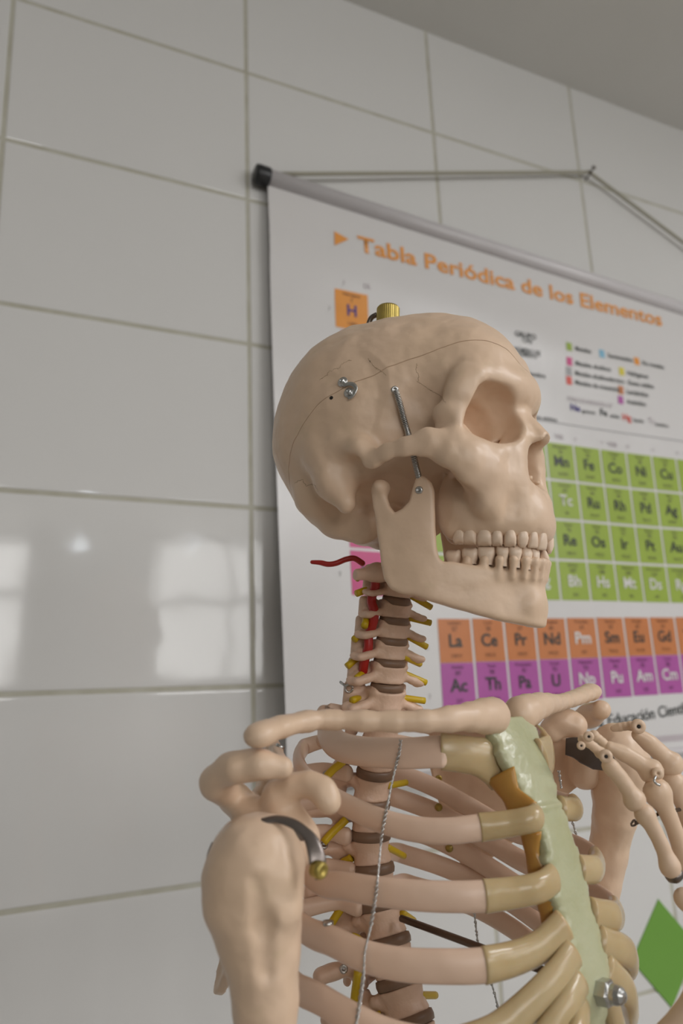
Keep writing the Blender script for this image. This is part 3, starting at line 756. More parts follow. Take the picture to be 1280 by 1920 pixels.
JOUT = [(703, 901), (696, 908), (693, 922), (697, 950), (703, 985), (708, 1022), (712, 1058), (717, 1086), (730, 1105), (750, 1113), (775, 1115), (800, 1125), (850, 1139), (900, 1152), (937, 1162), (985, 1171), (1022, 1177), (1031, 1174)]
JTOP = [(1036, 1079), (1015, 1075), (981, 1071), (950, 1069), (916, 1064), (880, 1057), (850, 1051), (832, 1051), (824, 1044), (819, 1025), (816, 990), (815, 955), (814, 920), (808, 903), (797, 892), (786, 889), (777, 897), (771, 915), (764, 938), (752, 952), (738, 960), (728, 948), (720, 925), (715, 910), (710, 903)]
PB = [jaw_pix(*p) for p in JOUT]; PT = [jaw_pix(*p) for p in JTOP]
SM = JS[-1]
PB[-1] = (SM+25, PB[-2][1]+1.0); PT[0] = (SM+25, PT[1][1]+0.3)
POLY = np.array(PB+PT)
def poly_sd(x, y, P):
    d = np.full(x.shape, 1e9, np.float32); ins = np.zeros(x.shape, bool); n = len(P)
    for i in range(n):
        a = P[i]; b = P[(i+1) % n]; e = b-a; wx, wy = x-a[0], y-a[1]
        t = np.clip((wx*e[0]+wy*e[1])/(e@e+1e-9), 0, 1); d = np.minimum(d, (wx-e[0]*t)**2+(wy-e[1]*t)**2)
        c1 = (a[1] > y) != (b[1] > y); xc = (b[0]-a[0])*(y-a[1])/(b[1]-a[1]+1e-12)+a[0]; ins ^= c1 & (x < xc)
    return np.where(ins, -1, 1)*np.sqrt(d)
g = Field((-22, -62, -112), (104, 62, 12), 1.0)
def jaw_fn(X, Y, Z):
    x, y = X[:, :, 0], -np.abs(Y[:, :, 0])
    dist = np.full(x.shape, 1e9, np.float32); s_ = np.zeros(x.shape, np.float32)
    for i in range(0, len(JP)-1):
        a = JP[i]; e = JP[i+1]-a; t = np.clip(((x-a[0])*e[0]+(y-a[1])*e[1])/(e@e), 0, 1)
        px_, py_ = x-a[0]-e[0]*t, y-a[1]-e[1]*t; dd = px_*px_+py_*py_
        sgn = e[0]*(y-a[1])-e[1]*(x-a[0])                    # >0 : inside of the arch
        m = dd < dist; dist = np.where(m, dd, dist); s_ = np.where(m, JS[i]+np.linalg.norm(e)*t, s_)
        if i == 0: sg = sgn
        else: sg = np.where(m, sgn, sg)
    out = np.where(sg > 0, -1, 1)*np.sqrt(dist)              # + outside
    out = out[..., None]; s3 = np.broadcast_to(s_[..., None], X.shape)
    th = np.interp(s3, [0, 20, 45, 60, 80, 100, 130], [3.0, 2.4, 3.0, 5.0, 5.6, 5.6, 6.2])
    zc = np.interp(s3, [50, 75, 100, 125], [-62, -66, -68, -70])
    th = th+0.9*np.exp(-((Z-(zc-14))/9)**2)*(s3 > 45)
    off = -th                                                # outer face at out = 0
    q = np.abs(out-off)-th
    p2 = poly_sd(s3.astype(np.float32), Z, POLY)
    r_ = 2.2
    a_, b_ = q+r_, p2+r_
    return np.minimum(np.maximum(a_, b_), 0)+np.sqrt(np.maximum(a_, 0)**2+np.maximum(b_, 0)**2)-r_
g.op((-20, -60, -110), (102, 60, 10), jaw_fn, 0.1)
g.ell((92, 0, -90), (6, 12, 7), 6)
for s in (-1, 1):
    cs, cz = PB[0]; cp = [np.interp(cs+3, JS, JP[:, i]) for i in (0, 1)]
    g.ell((cp[0], s*(abs(cp[1])-3.5), cz-4), (4.6, 8.0, 5.0), 4)
def arch2(t, x0=99, a=26.5, b=52):
    th = t*math.pi/2*0.97
    return np.array([x0-b*(1-math.cos(th)**0.85), a*math.sin(th)])
for t in np.linspace(-0.9, 0.9, 15):
    p = arch2(t); g.cap((p[0]+0.5, p[1]*1.06, -64), (p[0]-0.5, p[1]*1.02, -74), 2.8, 1.6, 3)
lp = [arch2(t) for t in np.linspace(-0.8, 0.8, 15)]
g.chain([(p[0]-7.5, p[1]*0.74, -64) for p in lp], [3.6]*15, 4); g.chain([(p[0]-7.5, p[1]*0.76, -72) for p in lp], [4.2]*15, 4)
g.noise(0.22, 9, 8)
V, Q = g.mesh()
jaw = mesh_obj('mandible', to_world(V, SK, SO), Q, M['bone'], None); put(jaw, skel)
BV_J = bvh([jaw])
LOW = [(849, 9.4, 8.0, 'm'), (881, 9.8, 9.0, 'm'), (911, 9.8, 11.0, 'm'), (942, 7.2, 12.0, 'm'), (966, 7.8, 13.5, 'm'), (988, 7.0, 13.8, 'c'), (1004, 6.2, 14, 'i'), (1016, 5.8, 14, 'i'), (1026, 5.6, 14.0, 'i')]
# lower teeth stand on the jaw's upper edge
def topz(t):
    p = arch2(t); return 0
ztop = [np.interp(u, [0.0, 1.0], [PT[2][1], PT[6][1]]) for u in (0, 1)]
def dzl(t): return (ztop[1]-ztop[0])*min(1, abs(t)/0.85)
place_teeth(arch2, ztop[0]-0.5, LOW, -1, jaw, dz=dzl)
print('jaw', np.round(POLY[::3], 1).tolist())

# ---- metal fittings on the skull
def screw_on(px, py, parent, r=0.0019, tree=None, name='screw', lift=0.0006):
    p, n = hit(px, py, tree)
    if p is None: return None
    v, f = lathe_vf([(r, -0.002), (r, lift*0.6), (r*0.86, lift*1.5), (r*0.45, lift*2.0), (r*0.40, lift*1.1), (0.0001, lift*1.0)], p, n, 18)
    return mesh_obj(name, v, f, M['steel'], parent)
screw_on(740, 731, skull, 0.0024); screw_on(785.5, 919, jaw, 0.0024, BV_J)
# jaw spring
p0, n0 = hit(741, 735); p0 = p0+n0*0.002
pj, nj = hit(784, 905, BV_J)
pm_ = sk_y(768, 822, -55); pmw = skw(pm_)
p1_ = pj-nj*0.006
def coil(a, b, R_, r_, turns, per=10):
    a, b = np.array(a), np.array(b); A = frame_from(b-a); L_ = np.linalg.norm(b-a); n = int(turns*per)
    return np.array([a+A@np.array([R_*math.cos(2*math.pi*i/per), R_*math.sin(2*math.pi*i/per), L_*i/n]) for i in range(n+1)])
sp_ = []
for x_, y_ in ((741, 734), (748, 760), (756, 788), (763, 812)):
    q_, m_ = hit(x_, y_); sp_.append(q_+m_*0.0032)
q_ = sk_y(771, 838, sk_y(771, 838, -50)[1]); sp_[3] = skw(sk_y(765, 815, -61)) if (SK.T@(sp_[3]-SO)*1000)[1] < -63 else sp_[3]
sp_.append(skw(sk_y(774, 850, -56))); sp_.append(p1_)
cl = crom(sp_, 620); cs_ = np.concatenate([[0], np.cumsum(np.linalg.norm(np.diff(cl, axis=0), axis=1))]); tg_ = np.gradient(cl, axis=0); tg_ /= np.linalg.norm(tg_, axis=1)[:, None]
e1 = np.cross(tg_, CF); e1 /= np.linalg.norm(e1, axis=1)[:, None]; e2 = np.cross(tg_, e1); ph_ = 2*math.pi*cs_/0.00095
sweep('jaw_spring', cl+e1*(0.0016*np.cos(ph_))[:, None]+e2*(0.0016*np.sin(ph_))[:, None], 0.00042, m=M['steel'], parent=skull, ns=6)
sweep('spring_core', cl, 0.0010, m=M['dark'], parent=skull, ns=8)
# hook and plate that lock the lid
pa_, na_ = hit(643, 717); pb_, nb_ = hit(655, 737)
for p_, n_ in ((pa_, na_), (pb_, nb_)):
    v, f = lathe_vf([(0.0034, -0.001), (0.0034, 0.0008), (0.003, 0.0012), (0.0019, 0.0013), (0.0019, 0.0024), (0.0013, 0.0031), (0.0005, 0.0031), (0.0004, 0.0022)], p_, n_, 20)
    mesh_obj('screw', v, f, M['steel'], skull)
hk = []
for px_, py_ in ((643, 717), (648, 724), (655, 722), (663, 723), (668, 730), (666, 738), (660, 746), (654, 748)):
    p_, n_ = hit(px_, py_); hk.append(p_+n_*0.0018)
sweep('latch_hook', crom(hk, 40), 0.0013, 0.0005, M['steel'], skull, up=na_, ns=10)
p_, n_ = hit(621, 746); v, f = lathe_vf([(0.0013, -0.001), (0.0012, 0.0003), (0.0003, 0.0004)], p_, n_, 10); mesh_obj('peg_hole', v, f, M['hole'], skull)
# brass nut and hook on the crown
tp = sk_y(727, 604, -2); tw_ = skw(tp)
up_s = SK@np.array([0, 0, 1.0])
prof = [(0.0080, -0.012), (0.0080, 0.0095), (0.0072, 0.0108), (0.0070, 0.0110), (0.0001, 0.0115)]
tw_ = tw_+up_s*0.0005; A = frame_from(up_s); V_ = []; F_ = []; ns = 72
for r_, h_ in prof:
    for j in range(ns):
        rr = r_*(1+(0.025 if j % 2 else 0)*(r_ > 0.0075)); t = 2*math.pi*j/ns; V_.append(tw_+A@np.array([rr*math.cos(t), rr*math.sin(t), h_]))
for i in range(len(prof)-1):
    for j in range(ns):
        a = i*ns+j; b = i*ns+(j+1) % ns; F_.append((a, b, b+ns, a+ns))
mesh_obj('hanger_nut', V_, F_, M['brass'], lid, smooth=False)
hkp = [skw(sk_y(x_, y_, -3)) for x_, y_ in ((706, 590), (697, 595), (692, 604), (689, 618))]
sweep('hanger_hook', crom(hkp, 16), 0.0019, m=M['dark'], parent=lid, ns=10)

# fine seams of the temple, as thin raised-and-sunk lines that follow the surface
M['seam'] = mat('suture_line', (0.50, 0.35, 0.23), 0.6, var=(200, (0.62, 0.45, 0.31)))
for path in ([(782, 682), (780, 694), (786, 704), (784, 716), (796, 724), (808, 733), (820, 738), (829, 747), (836, 757)], [(690, 672), (697, 682), (704, 690), (716, 696), (724, 703)], [(600, 712), (612, 703), (622, 694), (634, 690), (646, 680), (660, 674)], [(552, 905), (566, 900), (574, 911), (588, 908), (596, 922)]):
    q_ = crom([(x, y, 0) for x, y in path], len(path)*7); pts_ = []
    for i_, (x, y, _z) in enumerate(q_):
        p_, m_ = hit(x+RNG.normal()*0.9, y+RNG.normal()*0.9)
        if p_ is not None: pts_.append(p_-m_*0.00008)
    if len(pts_) > 4: sweep('suture', np.array(pts_), 0.00028*(0.7+0.5*RNG.random(len(pts_))), m=M['seam'], parent=skull, ns=6)
# ------------------------------------------------------------------ the trunk, in its own frame (mm: forward, left, up; origin in the fourth thoracic body)
_a = math.radians(-25.8-48)
TFW = np.array([math.cos(_a), math.sin(_a), 0]); TLF = np.array([-math.sin(_a), math.cos(_a), 0]); TM = np.stack([TFW, TLF, [0, 0, 1.0]], 1)
TO = ray(697, 1595)*0.50
TCAM = TM.T@(-TO)*1000
def tw_(p): return TM@(np.asarray(p, float)/1000)+TO
def tws(P): return np.asarray(P, float)@TM.T/1000+TO
def t_ray(px, py): return TM.T@ray(px, py)*1000
def t_y(px, py, y): d = t_ray(px, py); return TCAM+d*((y-TCAM[1])/d[1])
def t_x(px, py, x): d = t_ray(px, py); return TCAM+d*((x-TCAM[0])/d[0])
def t_pix(p):
    P = tw_(p); z = P@CF; return 640+FPX*(P@CR)/z, 960-FPX*(P@CU)/z
def tfield_obj(name, f, m, parent, R=None, O=None):
    V, Q = f.mesh()
    if R is not None: V = V@R.T+O
    o = mesh_obj(name, tws(V), Q, m, None); put(o, parent); return o

# ---- spine: centres of the bodies, read down the column
SP = [(752, 1080), (744, 1105), (741, 1145), (737, 1182), (731, 1220), (729, 1262), (723, 1313), (716, 1365), (708, 1420), (696, 1475), (693, 1533), (696, 1595), (703, 1661), (720, 1730), (737, 1801), (758, 1878), (781, 1953), (800, 2025), (815, 2095)]
SPT = np.array([t_y(x, y, 0) for x, y in SP]); NSP = len(SPT)      # index 1..6 = second to seventh cervical, 7.. = thoracic
SPT = np.array([SPT[max(0, i-1)]*.2+SPT[i]*.6+SPT[min(NSP-1, i+1)]*.2 for i in range(NSP)])
def spine_frame(i):
    a, b = SPT[max(0, i-1)], SPT[min(NSP-1, i+1)]; z = a-b; z /= np.linalg.norm(z); h = np.linalg.norm(a-b)/(min(NSP-1, i+1)-max(0, i-1))
    yaw = np.interp(i, [1, 6, 8], [-13, -13, 0])*math.pi/180
    y = np.array([-math.sin(yaw), math.cos(yaw), 0]); x = np.cross(y, z); x /= np.linalg.norm(x); y = np.cross(z, x)
    return np.stack([x, y, z], 1), h
def cervical():
    f = Field((-48, -30, -16), (14, 30, 16), 0.8)
    f.cyl((0, 0, 0), (8.2, 10.5), 5.6, 1, rnd=1.4, waist=0.10)
    for s in (-1, 1):
        f.ell((-1, s*9.5, 5.0), (6, 1.8, 3.2), 2)
        f.chain([(1, s*9, -1), (2, s*16, -3.0), (2, s*22, -4.5)], [3.2, 2.4, 2.6], 2.5)
        f.chain([(-6, s*9, 0), (-5, s*17, -2.5), (-3.5, s*22.5, -5)], [3.2, 2.6, 3.0], 2.5)
        f.cap((-1, s*21, -5.5), (0, s*20, -5.5), 2.2, 2.2, 3)
        f.cyl((-12, s*14, 0.5), (5.0, 6.2), 7.6, 3, rnd=2)
        f.chain([(-14, s*12, -1), (-22, s*5, -2), (-26, 0, -3)], [3.6, 3.2, 3], 3, sq=(1, 1, 0.75))
        f.cap((-26, 0, -3), (-32, s*3.0, -7), 3.2, 2.8, 3)
    f.cap((-1, -16, -9), (-1, -16, 5), 1.3, 1.3, 1, 's') if False else None
    f.noise(0.15, 5, 11); return f.mesh()
def thoracic():
    f = Field((-62, -38, -40), (18, 38, 18), 0.9)
    f.cyl((0, 0, 0), (12.5, 14.5), 8.0, 1, rnd=1.6, waist=0.13)
    for s in (-1, 1):
        f.cap((-9, s*9.5, 3), (-19, s*10, 3), 4.2, 4, 3, sq=(1, 1.2, 0.8))
        f.cyl((-22, s*11, 1), (3.8, 5.2), 12, 3, rnd=2.2)
        f.chain([(-20, s*12, 3), (-28, s*24, 4), (-32, s*31, 4)], [5.2, 4.4, 5.4], 4)
        f.chain([(-20, s*10, 0), (-27, s*4, -3), (-30, 0, -4)], [4, 3.6, 4], 4)
        f.ell((-11, s*13.5, 5.0), (3.4, 1.8, 3.4), 1.5)
    f.chain([(-28, 0, -3), (-40, 0, -14), (-50, 0, -30)], [4.4, 3, 3.4], 3, sq=(1, 1.4, 1))
    f.noise(0.22, 6, 12); return f.mesh()
PROTO = {}
def vertebra(i):
    R, h = spine_frame(i); kind = 'c' if i <= 6 else 't'
    if kind not in PROTO:
        V, Q = cervical() if kind == 'c' else thoracic()
        o = mesh_obj('vertebra', V/1000, Q, M['vert'], None); PROTO[kind] = o
    else:
        o = PROTO[kind].copy(); SC.collection.objects.link(o)
    if kind == 'c': s = np.array([1.0+0.03*i, 0.92+0.045*i, h/15.6])
    else: s = np.array([0.84+0.022*(i-7), 0.86+0.028*(i-7), h/22.3])
    if i == 7: s = np.array([0.85, 0.95, h/20.5])
    A = TM@R@np.diag(s); L = tw_(SPT[i]); Mx = Matrix.Identity(4)
    for r_ in range(3):
        for c_ in range(3): Mx[r_][c_] = A[r_, c_]
        Mx[r_][3] = L[r_]
    o.matrix_basis = Mx; o.parent = skel; o.matrix_basis = world_of(skel).inverted()@Mx
    return o
def disc(i):                         # between body i and i+1
    R, h = spine_frame(i); R2, _ = spine_frame(i+1); c = (SPT[i]+SPT[i+1])/2; z = SPT[i]-SPT[i+1]; z /= np.linalg.norm(z)
    th = 2.6 if i < 7 else 3.2; rx, ry = (8.0*(1+.03*i), 10.2*(.92+.045*i)) if i < 7 else (12.8*(0.84+.022*(i-7)), 14.6*(0.86+.028*(i-7)))
    V = []; F = []; ns = 36
    for r_, zz in ((0.90, -th), (1.0, -th*0.85), (1.035, 0), (1.0, th*0.85), (0.90, th)):
        for j in range(ns):
            t = 2*math.pi*j/ns; V.append(c+R[:, 0]*rx*r_*math.cos(t)+R[:, 1]*ry*r_*math.sin(t)+z*zz)
    for k in range(4):
        for j in range(ns):
            a = k*ns+j; b = k*ns+(j+1) % ns; F.append((a, b, b+ns, a+ns))
    F += [tuple(range(ns-1, -1, -1)), tuple(4*ns+j for j in range(ns))]
    mesh_obj('spinal_disc', tws(V), F, M['disc'], skel)
for i in range(1, NSP): vertebra(i)
for i in range(1, NSP-1): disc(i)
# first vertebra and the two-pronged base of the skull
f = Field((-40, -34, -14), (22, 34, 14), 0.9)
for s in (-1, 1):
    f.ell((-2, s*17, 0), (9, 8, 7), 2); f.chain([(-2, s*20, -1), (-3, s*33, -3)], [4.5, 3.8], 4)
    f.chain([(4, s*14, 0), (10, s*7, 0), (12, 0, 0)], [3.6, 3.2, 3.4], 3); f.chain([(-8, s*16, 0), (-22, s*12, 0), (-30, 0, 0)], [3.6, 3, 3.2], 3)
f.cap((2, 0, -12), (2, 0, 8), 5.2, 4.5, 2)
f.noise(0.2, 6, 31)
R0, h0 = spine_frame(1)
c0 = SPT[0]+R0@np.array([0, 0, 2.0])
o = tfield_obj('atlas_vertebra', f, M['vert'], skel, R0, c0)

# ---- nerve roots, artery
NEAR = [[(694, 1069), (668, 1085)], [(696, 1106), (668, 1113)], [(691, 1148), (683, 1174)], [(684, 1184), (664, 1199)], [(682, 1226), (650, 1250)], [(684, 1262), (669, 1272)], [(678, 1311), (660, 1313)],
        [(637, 1433), (612, 1456)], [(638, 1547), (606, 1580)], [(653, 1612), (635, 1624)], [(650, 1690), (620, 1733)], [(676, 1766), (660, 1757)], [(669, 1838), (663, 1885)], [(706, 1906), (680, 1917)]]
FAR = [[(770, 1117), (808, 1139)], [(766, 1158), (807, 1168)], [(760, 1191), (800, 1213)], [(763, 1234), (787, 1245)], [(760, 1264), (798, 1280)], [(753, 1308), (796, 1314)], [(735, 1472), (761, 1467)], [(733, 1592), (757, 1605)], [(760, 1716), (775, 1726)], [(795, 1866), (816, 1866)]]
for (a, b) in NEAR:
    ya, yb = (-12, -24) if a[1] < 1330 else (-16, -32)
    A_, B_ = t_y(*a, ya), t_y(*b, yb)
    if a[1] > 1330: A_ = t_x(*a, SPT[np.argmin([abs(t_pix(q)[1]-a[1]) for q in SPT])][0]-10); B_ = t_x(*b, A_[0]-6)
    sweep('nerve_root', tws(crom([A_+(A_-B_)*0.35, A_, (A_+B_)/2+np.array([0, 0, 0.6]), B_], 10)), 0.0024 if a[1] < 1330 else 0.0026, m=M['yellow'], parent=skel, ns=12)
for (a, b) in FAR:
    A_, B_ = t_y(*a, 12), t_y(*b, 27)
    sweep('nerve_root', tws(crom([A_+(A_-B_)*0.35, A_, B_], 8)), 0.0022, m=M['yellow'], parent=skel, ns=12)
art = [t_y(x, y, yy) for x, y, yy in ((710, 1064, -18), (703, 1078, -18), (703, 1100, -17), (696, 1125, -17), (702, 1150, -17), (697, 1175, -17), (691, 1192, -17), (690, 1215, -17), (683, 1240, -17), (680, 1262, -15))]
sweep('artery', tws(crom(art, 60)), 0.0031, m=M['red'], parent=skel, ns=14)
tail = [t_x(x, y, xx) for x, y, xx in ((679, 1056, 12), (664, 1047, 8), (648, 1049, 4), (630, 1056, 0), (615, 1058, -4), (600, 1055, -8), (585, 1054, -12))]
sweep('artery_end', tws(crom(tail, 40)), np.interp(np.linspace(0, 1, 40), [0, .8, 1], [0.0021, 0.0019, 0.0014]), m=M['red'], parent=skel, ns=12, roundcap=True)

# ---- breastbone line
ST = [(962, 1352), (985, 1400), (1005, 1450), (1033, 1518), (1058, 1590), (1082, 1690), (1108, 1780), (1124, 1850), (1120, 1925), (1112, 2010)]
STT = np.array([t_y(x, y, 0) for x, y in ST])
def stern_x(z): return np.interp(z, STT[::-1, 2], STT[::-1, 0])
# ---- ribs on upright elliptic walls
RIB = {  # half breadth, head index, near-side pixels from the side to the junction, then cartilage pixels, (half height, half thickness)
 1: (58, 7, [(640, 1400), (740, 1412), (828, 1409)], [(870, 1414), (905, 1421), (935, 1436)], (9.2, 3.6)),
 2: (74, 8, [(660, 1515), (720, 1541), (780, 1555), (840, 1558), (901, 1551)], [(950, 1545), (1000, 1535), (1022, 1530)], (6.6, 3.8)),
 3: (88, 9, [(582, 1641), (652, 1662), (737, 1675), (821, 1681), (910, 1680)], [(960, 1674), (1010, 1664), (1048, 1650)], (7.4, 3.9)),
 4: (98, 10, [(554, 1726), (624, 1765), (681, 1792), (751, 1808), (821, 1812), (910, 1810)], [(960, 1798), (1010, 1776), (1060, 1735)], (7.8, 4.0)),
 5: (106, 11, [(540, 1833), (596, 1871), (658, 1909), (720, 1940), (790, 1958), (860, 1962)], [(930, 1935), (990, 1885), (1040, 1835), (1078, 1790)], (7.8, 4.0)),
 6: (112, 12, [(545, 1950), (610, 2000), (700, 2045), (800, 2070), (880, 2070)], [(960, 2020), (1020, 1950), (1062, 1890), (1098, 1845)], (7.6, 4.0)),
 7: (116, 13, [(545, 2060), (610, 2110), (700, 2160), (800, 2190), (880, 2190)], [(980, 2120), (1050, 2010), (1082, 1940), (1106, 1895)], (7.4, 4.0)),
}
RIBW = {}
def rib(k):
    a, hi, tr, ca, (hh, tt) = RIB[k]
    zf = [t_y(*q, -60)[2] for q in tr]; zr = np.mean(zf)
    def solve(px, py):
        d = t_ray(px, py)
        z = zr
        for _ in range(4):
            xf = stern_x(z)+1; xb = {1: -24, 2: -38}.get(k, -46)+SPT[hi][0]*0.6; cx, b = (xf+xb)/2, (xf-xb)/2
            A = (d[0]/b)**2+(d[1]/a)**2; Bq = 2*((TCAM[0]-cx)*d[0]/b**2+TCAM[1]*d[1]/a**2); Cq = ((TCAM[0]-cx)/b)**2+(TCAM[1]/a)**2-1
            disc_ = Bq*Bq-4*A*Cq
            if disc_ < 0: return None
            t = (-Bq-math.sqrt(disc_))/(2*A); p = TCAM+d*t; z = 0.5*z+0.5*p[2]
        th = math.atan2(abs(p[1])/a, -(p[0]-cx)/b)
        return th, p[2], p
    sol = [solve(*q) for q in tr]; sol = [s for s in sol if s is not None]; sc = [solve(*q) for q in ca]; sc = [s for s in sc if s is not None]
    zh = (SPT[hi-1][2]+SPT[hi][2])/2
    th = [0.42]; zz = [zh+1]
    for s in sol+sc:
        if s[0] > th[-1]+0.04: th.append(s[0]); zz.append(s[1])
    thj = sol[-1][0]; the = max(th)
    if th[1] > 1.0: th.insert(1, 0.42+(th[1]-0.42)*0.45); zz.insert(1, zz[0]+(zz[1]-zz[0])*0.38)
    th = np.array(th); zz = np.array(zz)
    # smooth monotone interpolation
    def zi(t):
        P = crom(np.stack([th*60, zz, zz*0], 1), 200); return np.interp(t*60, P[:, 0], P[:, 1])
    xb = {1: -24, 2: -38}.get(k, -46)+SPT[hi][0]*0.6
    def pt(t):
        z = zi(t); xf = stern_x(z)+1; cx, b = (xf+xb)/2, (xf-xb)/2
        return np.array([cx-b*math.cos(t), -a*math.sin(t), z])
    hx, hy = SPT[hi][0]-8, 15
    back = [np.array([hx, -hy, zh]), np.array([hx-14, -25, zh+2.5])]
    bone = back+[pt(t) for t in np.linspace(0.50, thj, 26)]
    P = crom(bone, 90)
    prof = np.interp(np.linspace(0, 1, 90), [0, .04, .10, .2, 1], [0.75, 0.62, 0.72, 0.88, 1.0]); tprof = np.interp(np.linspace(0, 1, 90), [0, .05, .15, 1], [1.1, 0.9, 1.0, 1.0])
    pj = pt(thj); pe = t_y(*ca[-1], -13.0); pe[0] = min(pe[0], stern_x(pe[2])-2.5); car = [pt(thj-0.008), pj]
    for i_, q in enumerate(ca[:-1]):
        u_ = (i_+1)/len(ca); car.append(t_y(*q, pj[1]+(-13.0-pj[1])*u_))
    car.append(pe)
    C = crom(car, 40)
    cf = [pt(t) for t in np.linspace(thj-0.008, the, 10)]
    while len(cf) > 3 and -cf[-1][1] < 24: cf.pop()
    cf = cf[::2] if len(cf) > 4 else cf
    ef = cf[-1]; cf.append(np.array([stern_x(pe[2])-3.5, -12.5, pe[2]])); CFAR = crom(cf, 40)
    lean = np.array([0.0, 0, 1.0]) if k > 1 else None
    for s in (1, -1):
        m_ = np.array([1, s, 1])
        up = np.tile([0, 0, 1.0], (90, 1))
        if k == 1:                      # the first rib lies nearly flat: lean its face upwards
            T_ = np.gradient(P, axis=0); out = np.cross(T_, [0, 0, 1.0]); out /= np.linalg.norm(out, axis=1)[:, None]; up = up+out*-0.55
        upc = np.tile([0, 0, 1.0], (40, 1))
        o = sweep('rib', tws(P*m_), tt*tprof/1000, hh*prof/1000, M['bone2'], skel, up=(up*m_)@TM.T, ns=18, roundcap=True)
        c2 = (C if s > 0 else CFAR)*m_
        sweep('rib_cartilage', tws(c2), np.interp(np.linspace(0, 1, 40), [0, .1, 1], [tt+.5, tt+.7, tt+.8])/1000, np.interp(np.linspace(0, 1, 40), [0, .5, .85, 1], [hh*1.07, hh*(1.1 if k == 1 else 0.98), hh*(1.3 if k == 1 else 1.0), hh*(1.5 if k == 1 else 1.05)])/1000, M['cart'], o, up=upc@TM.T, ns=18)
    RIBW[k] = (P, C)
for k in RIB: rib(k)
# amber edge strips joining the cartilages beside the breastbone, near side
for k_, (p0_, p1_, w0_) in enumerate((((955, 1452), (1002, 1528), 9), ((1012, 1560), (1030, 1650), 6), ((1040, 1680), (1058, 1755), 6))):
    yy = (-19, -15, -15)[k_]; a_, b_ = t_y(*p0_, yy), t_y(*p1_, yy); a_[0] -= 6; b_[0] -= 6
    P = crom([a_, (a_+b_)/2+np.array([-1.5, 0, 0]), b_], 14); u_ = np.linspace(0, 1, 14)
    sweep('cartilage_web', tws(P), np.interp(u_, [0, .5, 1], [w0_, w0_*.62, w0_])/1000, 0.0022, M['amber'], skel, up=np.tile([0.35, -1.0, 0], (14, 1))@TM.T, ns=14)
# breastbone: broad handle above, ridge at the joint, slimmer blade below
n_ = 150; B_ = crom(STT, n_)
sz = np.linspace(0, 1, n_); joint_i = np.argmin(np.abs(B_[:, 2]-STT[3][2]))
wd = np.interp(np.arange(n_), [0, 6, 16, 30, joint_i-3, joint_i+8, joint_i+35, joint_i+60, n_-1], [15, 21, 20.5, 17, 13.5, 13.5, 15, 14.5, 10])
rg = 1.3*np.exp(-((np.arange(n_)-joint_i)/1.2)**2)
wd = wd+RNG.normal(size=n_)*0.28+0.9*np.sin(np.arange(n_)*0.42)+0.5*np.sin(np.arange(n_)*0.9+1)
Vs = []; Fs = []; ns = 48
T_ = np.gradient(B_, axis=0); T_ /= np.linalg.norm(T_, axis=1)[:, None]
for i in range(n_):
    nrm_ = np.cross(np.array([0, 1.0, 0]), T_[i]); nrm_ = nrm_ if nrm_[0] > 0 else -nrm_
    for j in range(ns):
        t = 2*math.pi*j/ns; ct, st = math.cos(t), math.sin(t)
        sx = np.sign(ct)*abs(ct)**0.6; sy = np.sign(st)*abs(st)**0.6
        th_ = 5.2+rg[i]+(RNG.normal()*0.05)
        Vs.append(B_[i]+np.array([-5.0, 0, 0])+np.array([0, 1, 0])*wd[i]*sx+nrm_*th_*sy*(1+0.0*ct))
for i in range(n_-1):
    for j in range(ns):
        a = i*ns+j; b = i*ns+(j+1) % ns; Fs.append((a, b, b+ns, a+ns))
Fs += [tuple(range(ns-1, -1, -1)), tuple((n_-1)*ns+j for j in range(ns))]
stern = mesh_obj('sternum', tws(Vs), Fs, M['stern'], skel); stern['label'] = 'pale green glossy breastbone'
# acorn nut and the rod that runs back to the spine
bp = t_y(1122, 1858, 0); bp[0] = stern_x(bp[2])+0.5
ax = np.array([1.0, 0.05, 0.02]); bw = tw_(bp); axw = TM@ax
A = frame_from(axw); V_ = []; F_ = []
for r_, h_, hx in ((6.4, -1, 1), (6.4, 5.0, 1), (5.0, 6.0, 0), (4.6, 6.2, 0), (4.6, 8.5, 0), (3.9, 11.0, 0), (2.4, 12.6, 0), (0.3, 13.2, 0)):
    for j in range(24):
        t = 2*math.pi*j/24; rr = r_*(math.cos(math.pi/6)/math.cos((t % (math.pi/3))-math.pi/6) if hx else 1); V_.append(bw+A@np.array([rr*math.cos(t), rr*math.sin(t), h_])/1000)
for i in range(7):
    for j in range(24):
        a = i*24+j; b = i*24+(j+1) % 24; F_.append((a, b, b+24, a+24))
mesh_obj('acorn_nut', V_, F_, M['steel'], stern, smooth=False)
r0 = t_y(752, 1722, 0); sweep('cross_rod', tws([r0, (r0+bp)/2, bp]), 0.0021, m=M['rod'], parent=skel, ns=12)
# ---- collar bones
CL = [t_x(*q) for q in ((486, 1378, 85), (530, 1362, 80), (600, 1350, 82), (700, 1352, 100), (800, 1352, 118), (870, 1345, 124), (922, 1342, 120))]
CLr = np.array([[7.6, 6.0], [7.4, 5.4], [6.2, 5.2], [5.4, 5.4], [5.8, 5.8], [7.6, 7.6], [10.5, 10.5]])
def clavicle(P, nm='clavicle'):
    n = 70; Q_ = crom(P, n); u = np.linspace(0, 1, len(P)); ra = np.interp(np.linspace(0, 1, n), u, CLr[:, 0]); rb = np.interp(np.linspace(0, 1, n), u, CLr[:, 1])
    w_ = 0.35*np.sin(np.arange(n)*0.9)+RNG.normal(size=n)*0.12
    return sweep(nm, tws(Q_), (ra+w_)/1000, (rb+w_)/1000, M['bone'], skel, up=np.tile([0, 0, 1.0], (n, 1))@TM.T, ns=22, roundcap=True)
clavicle(CL)
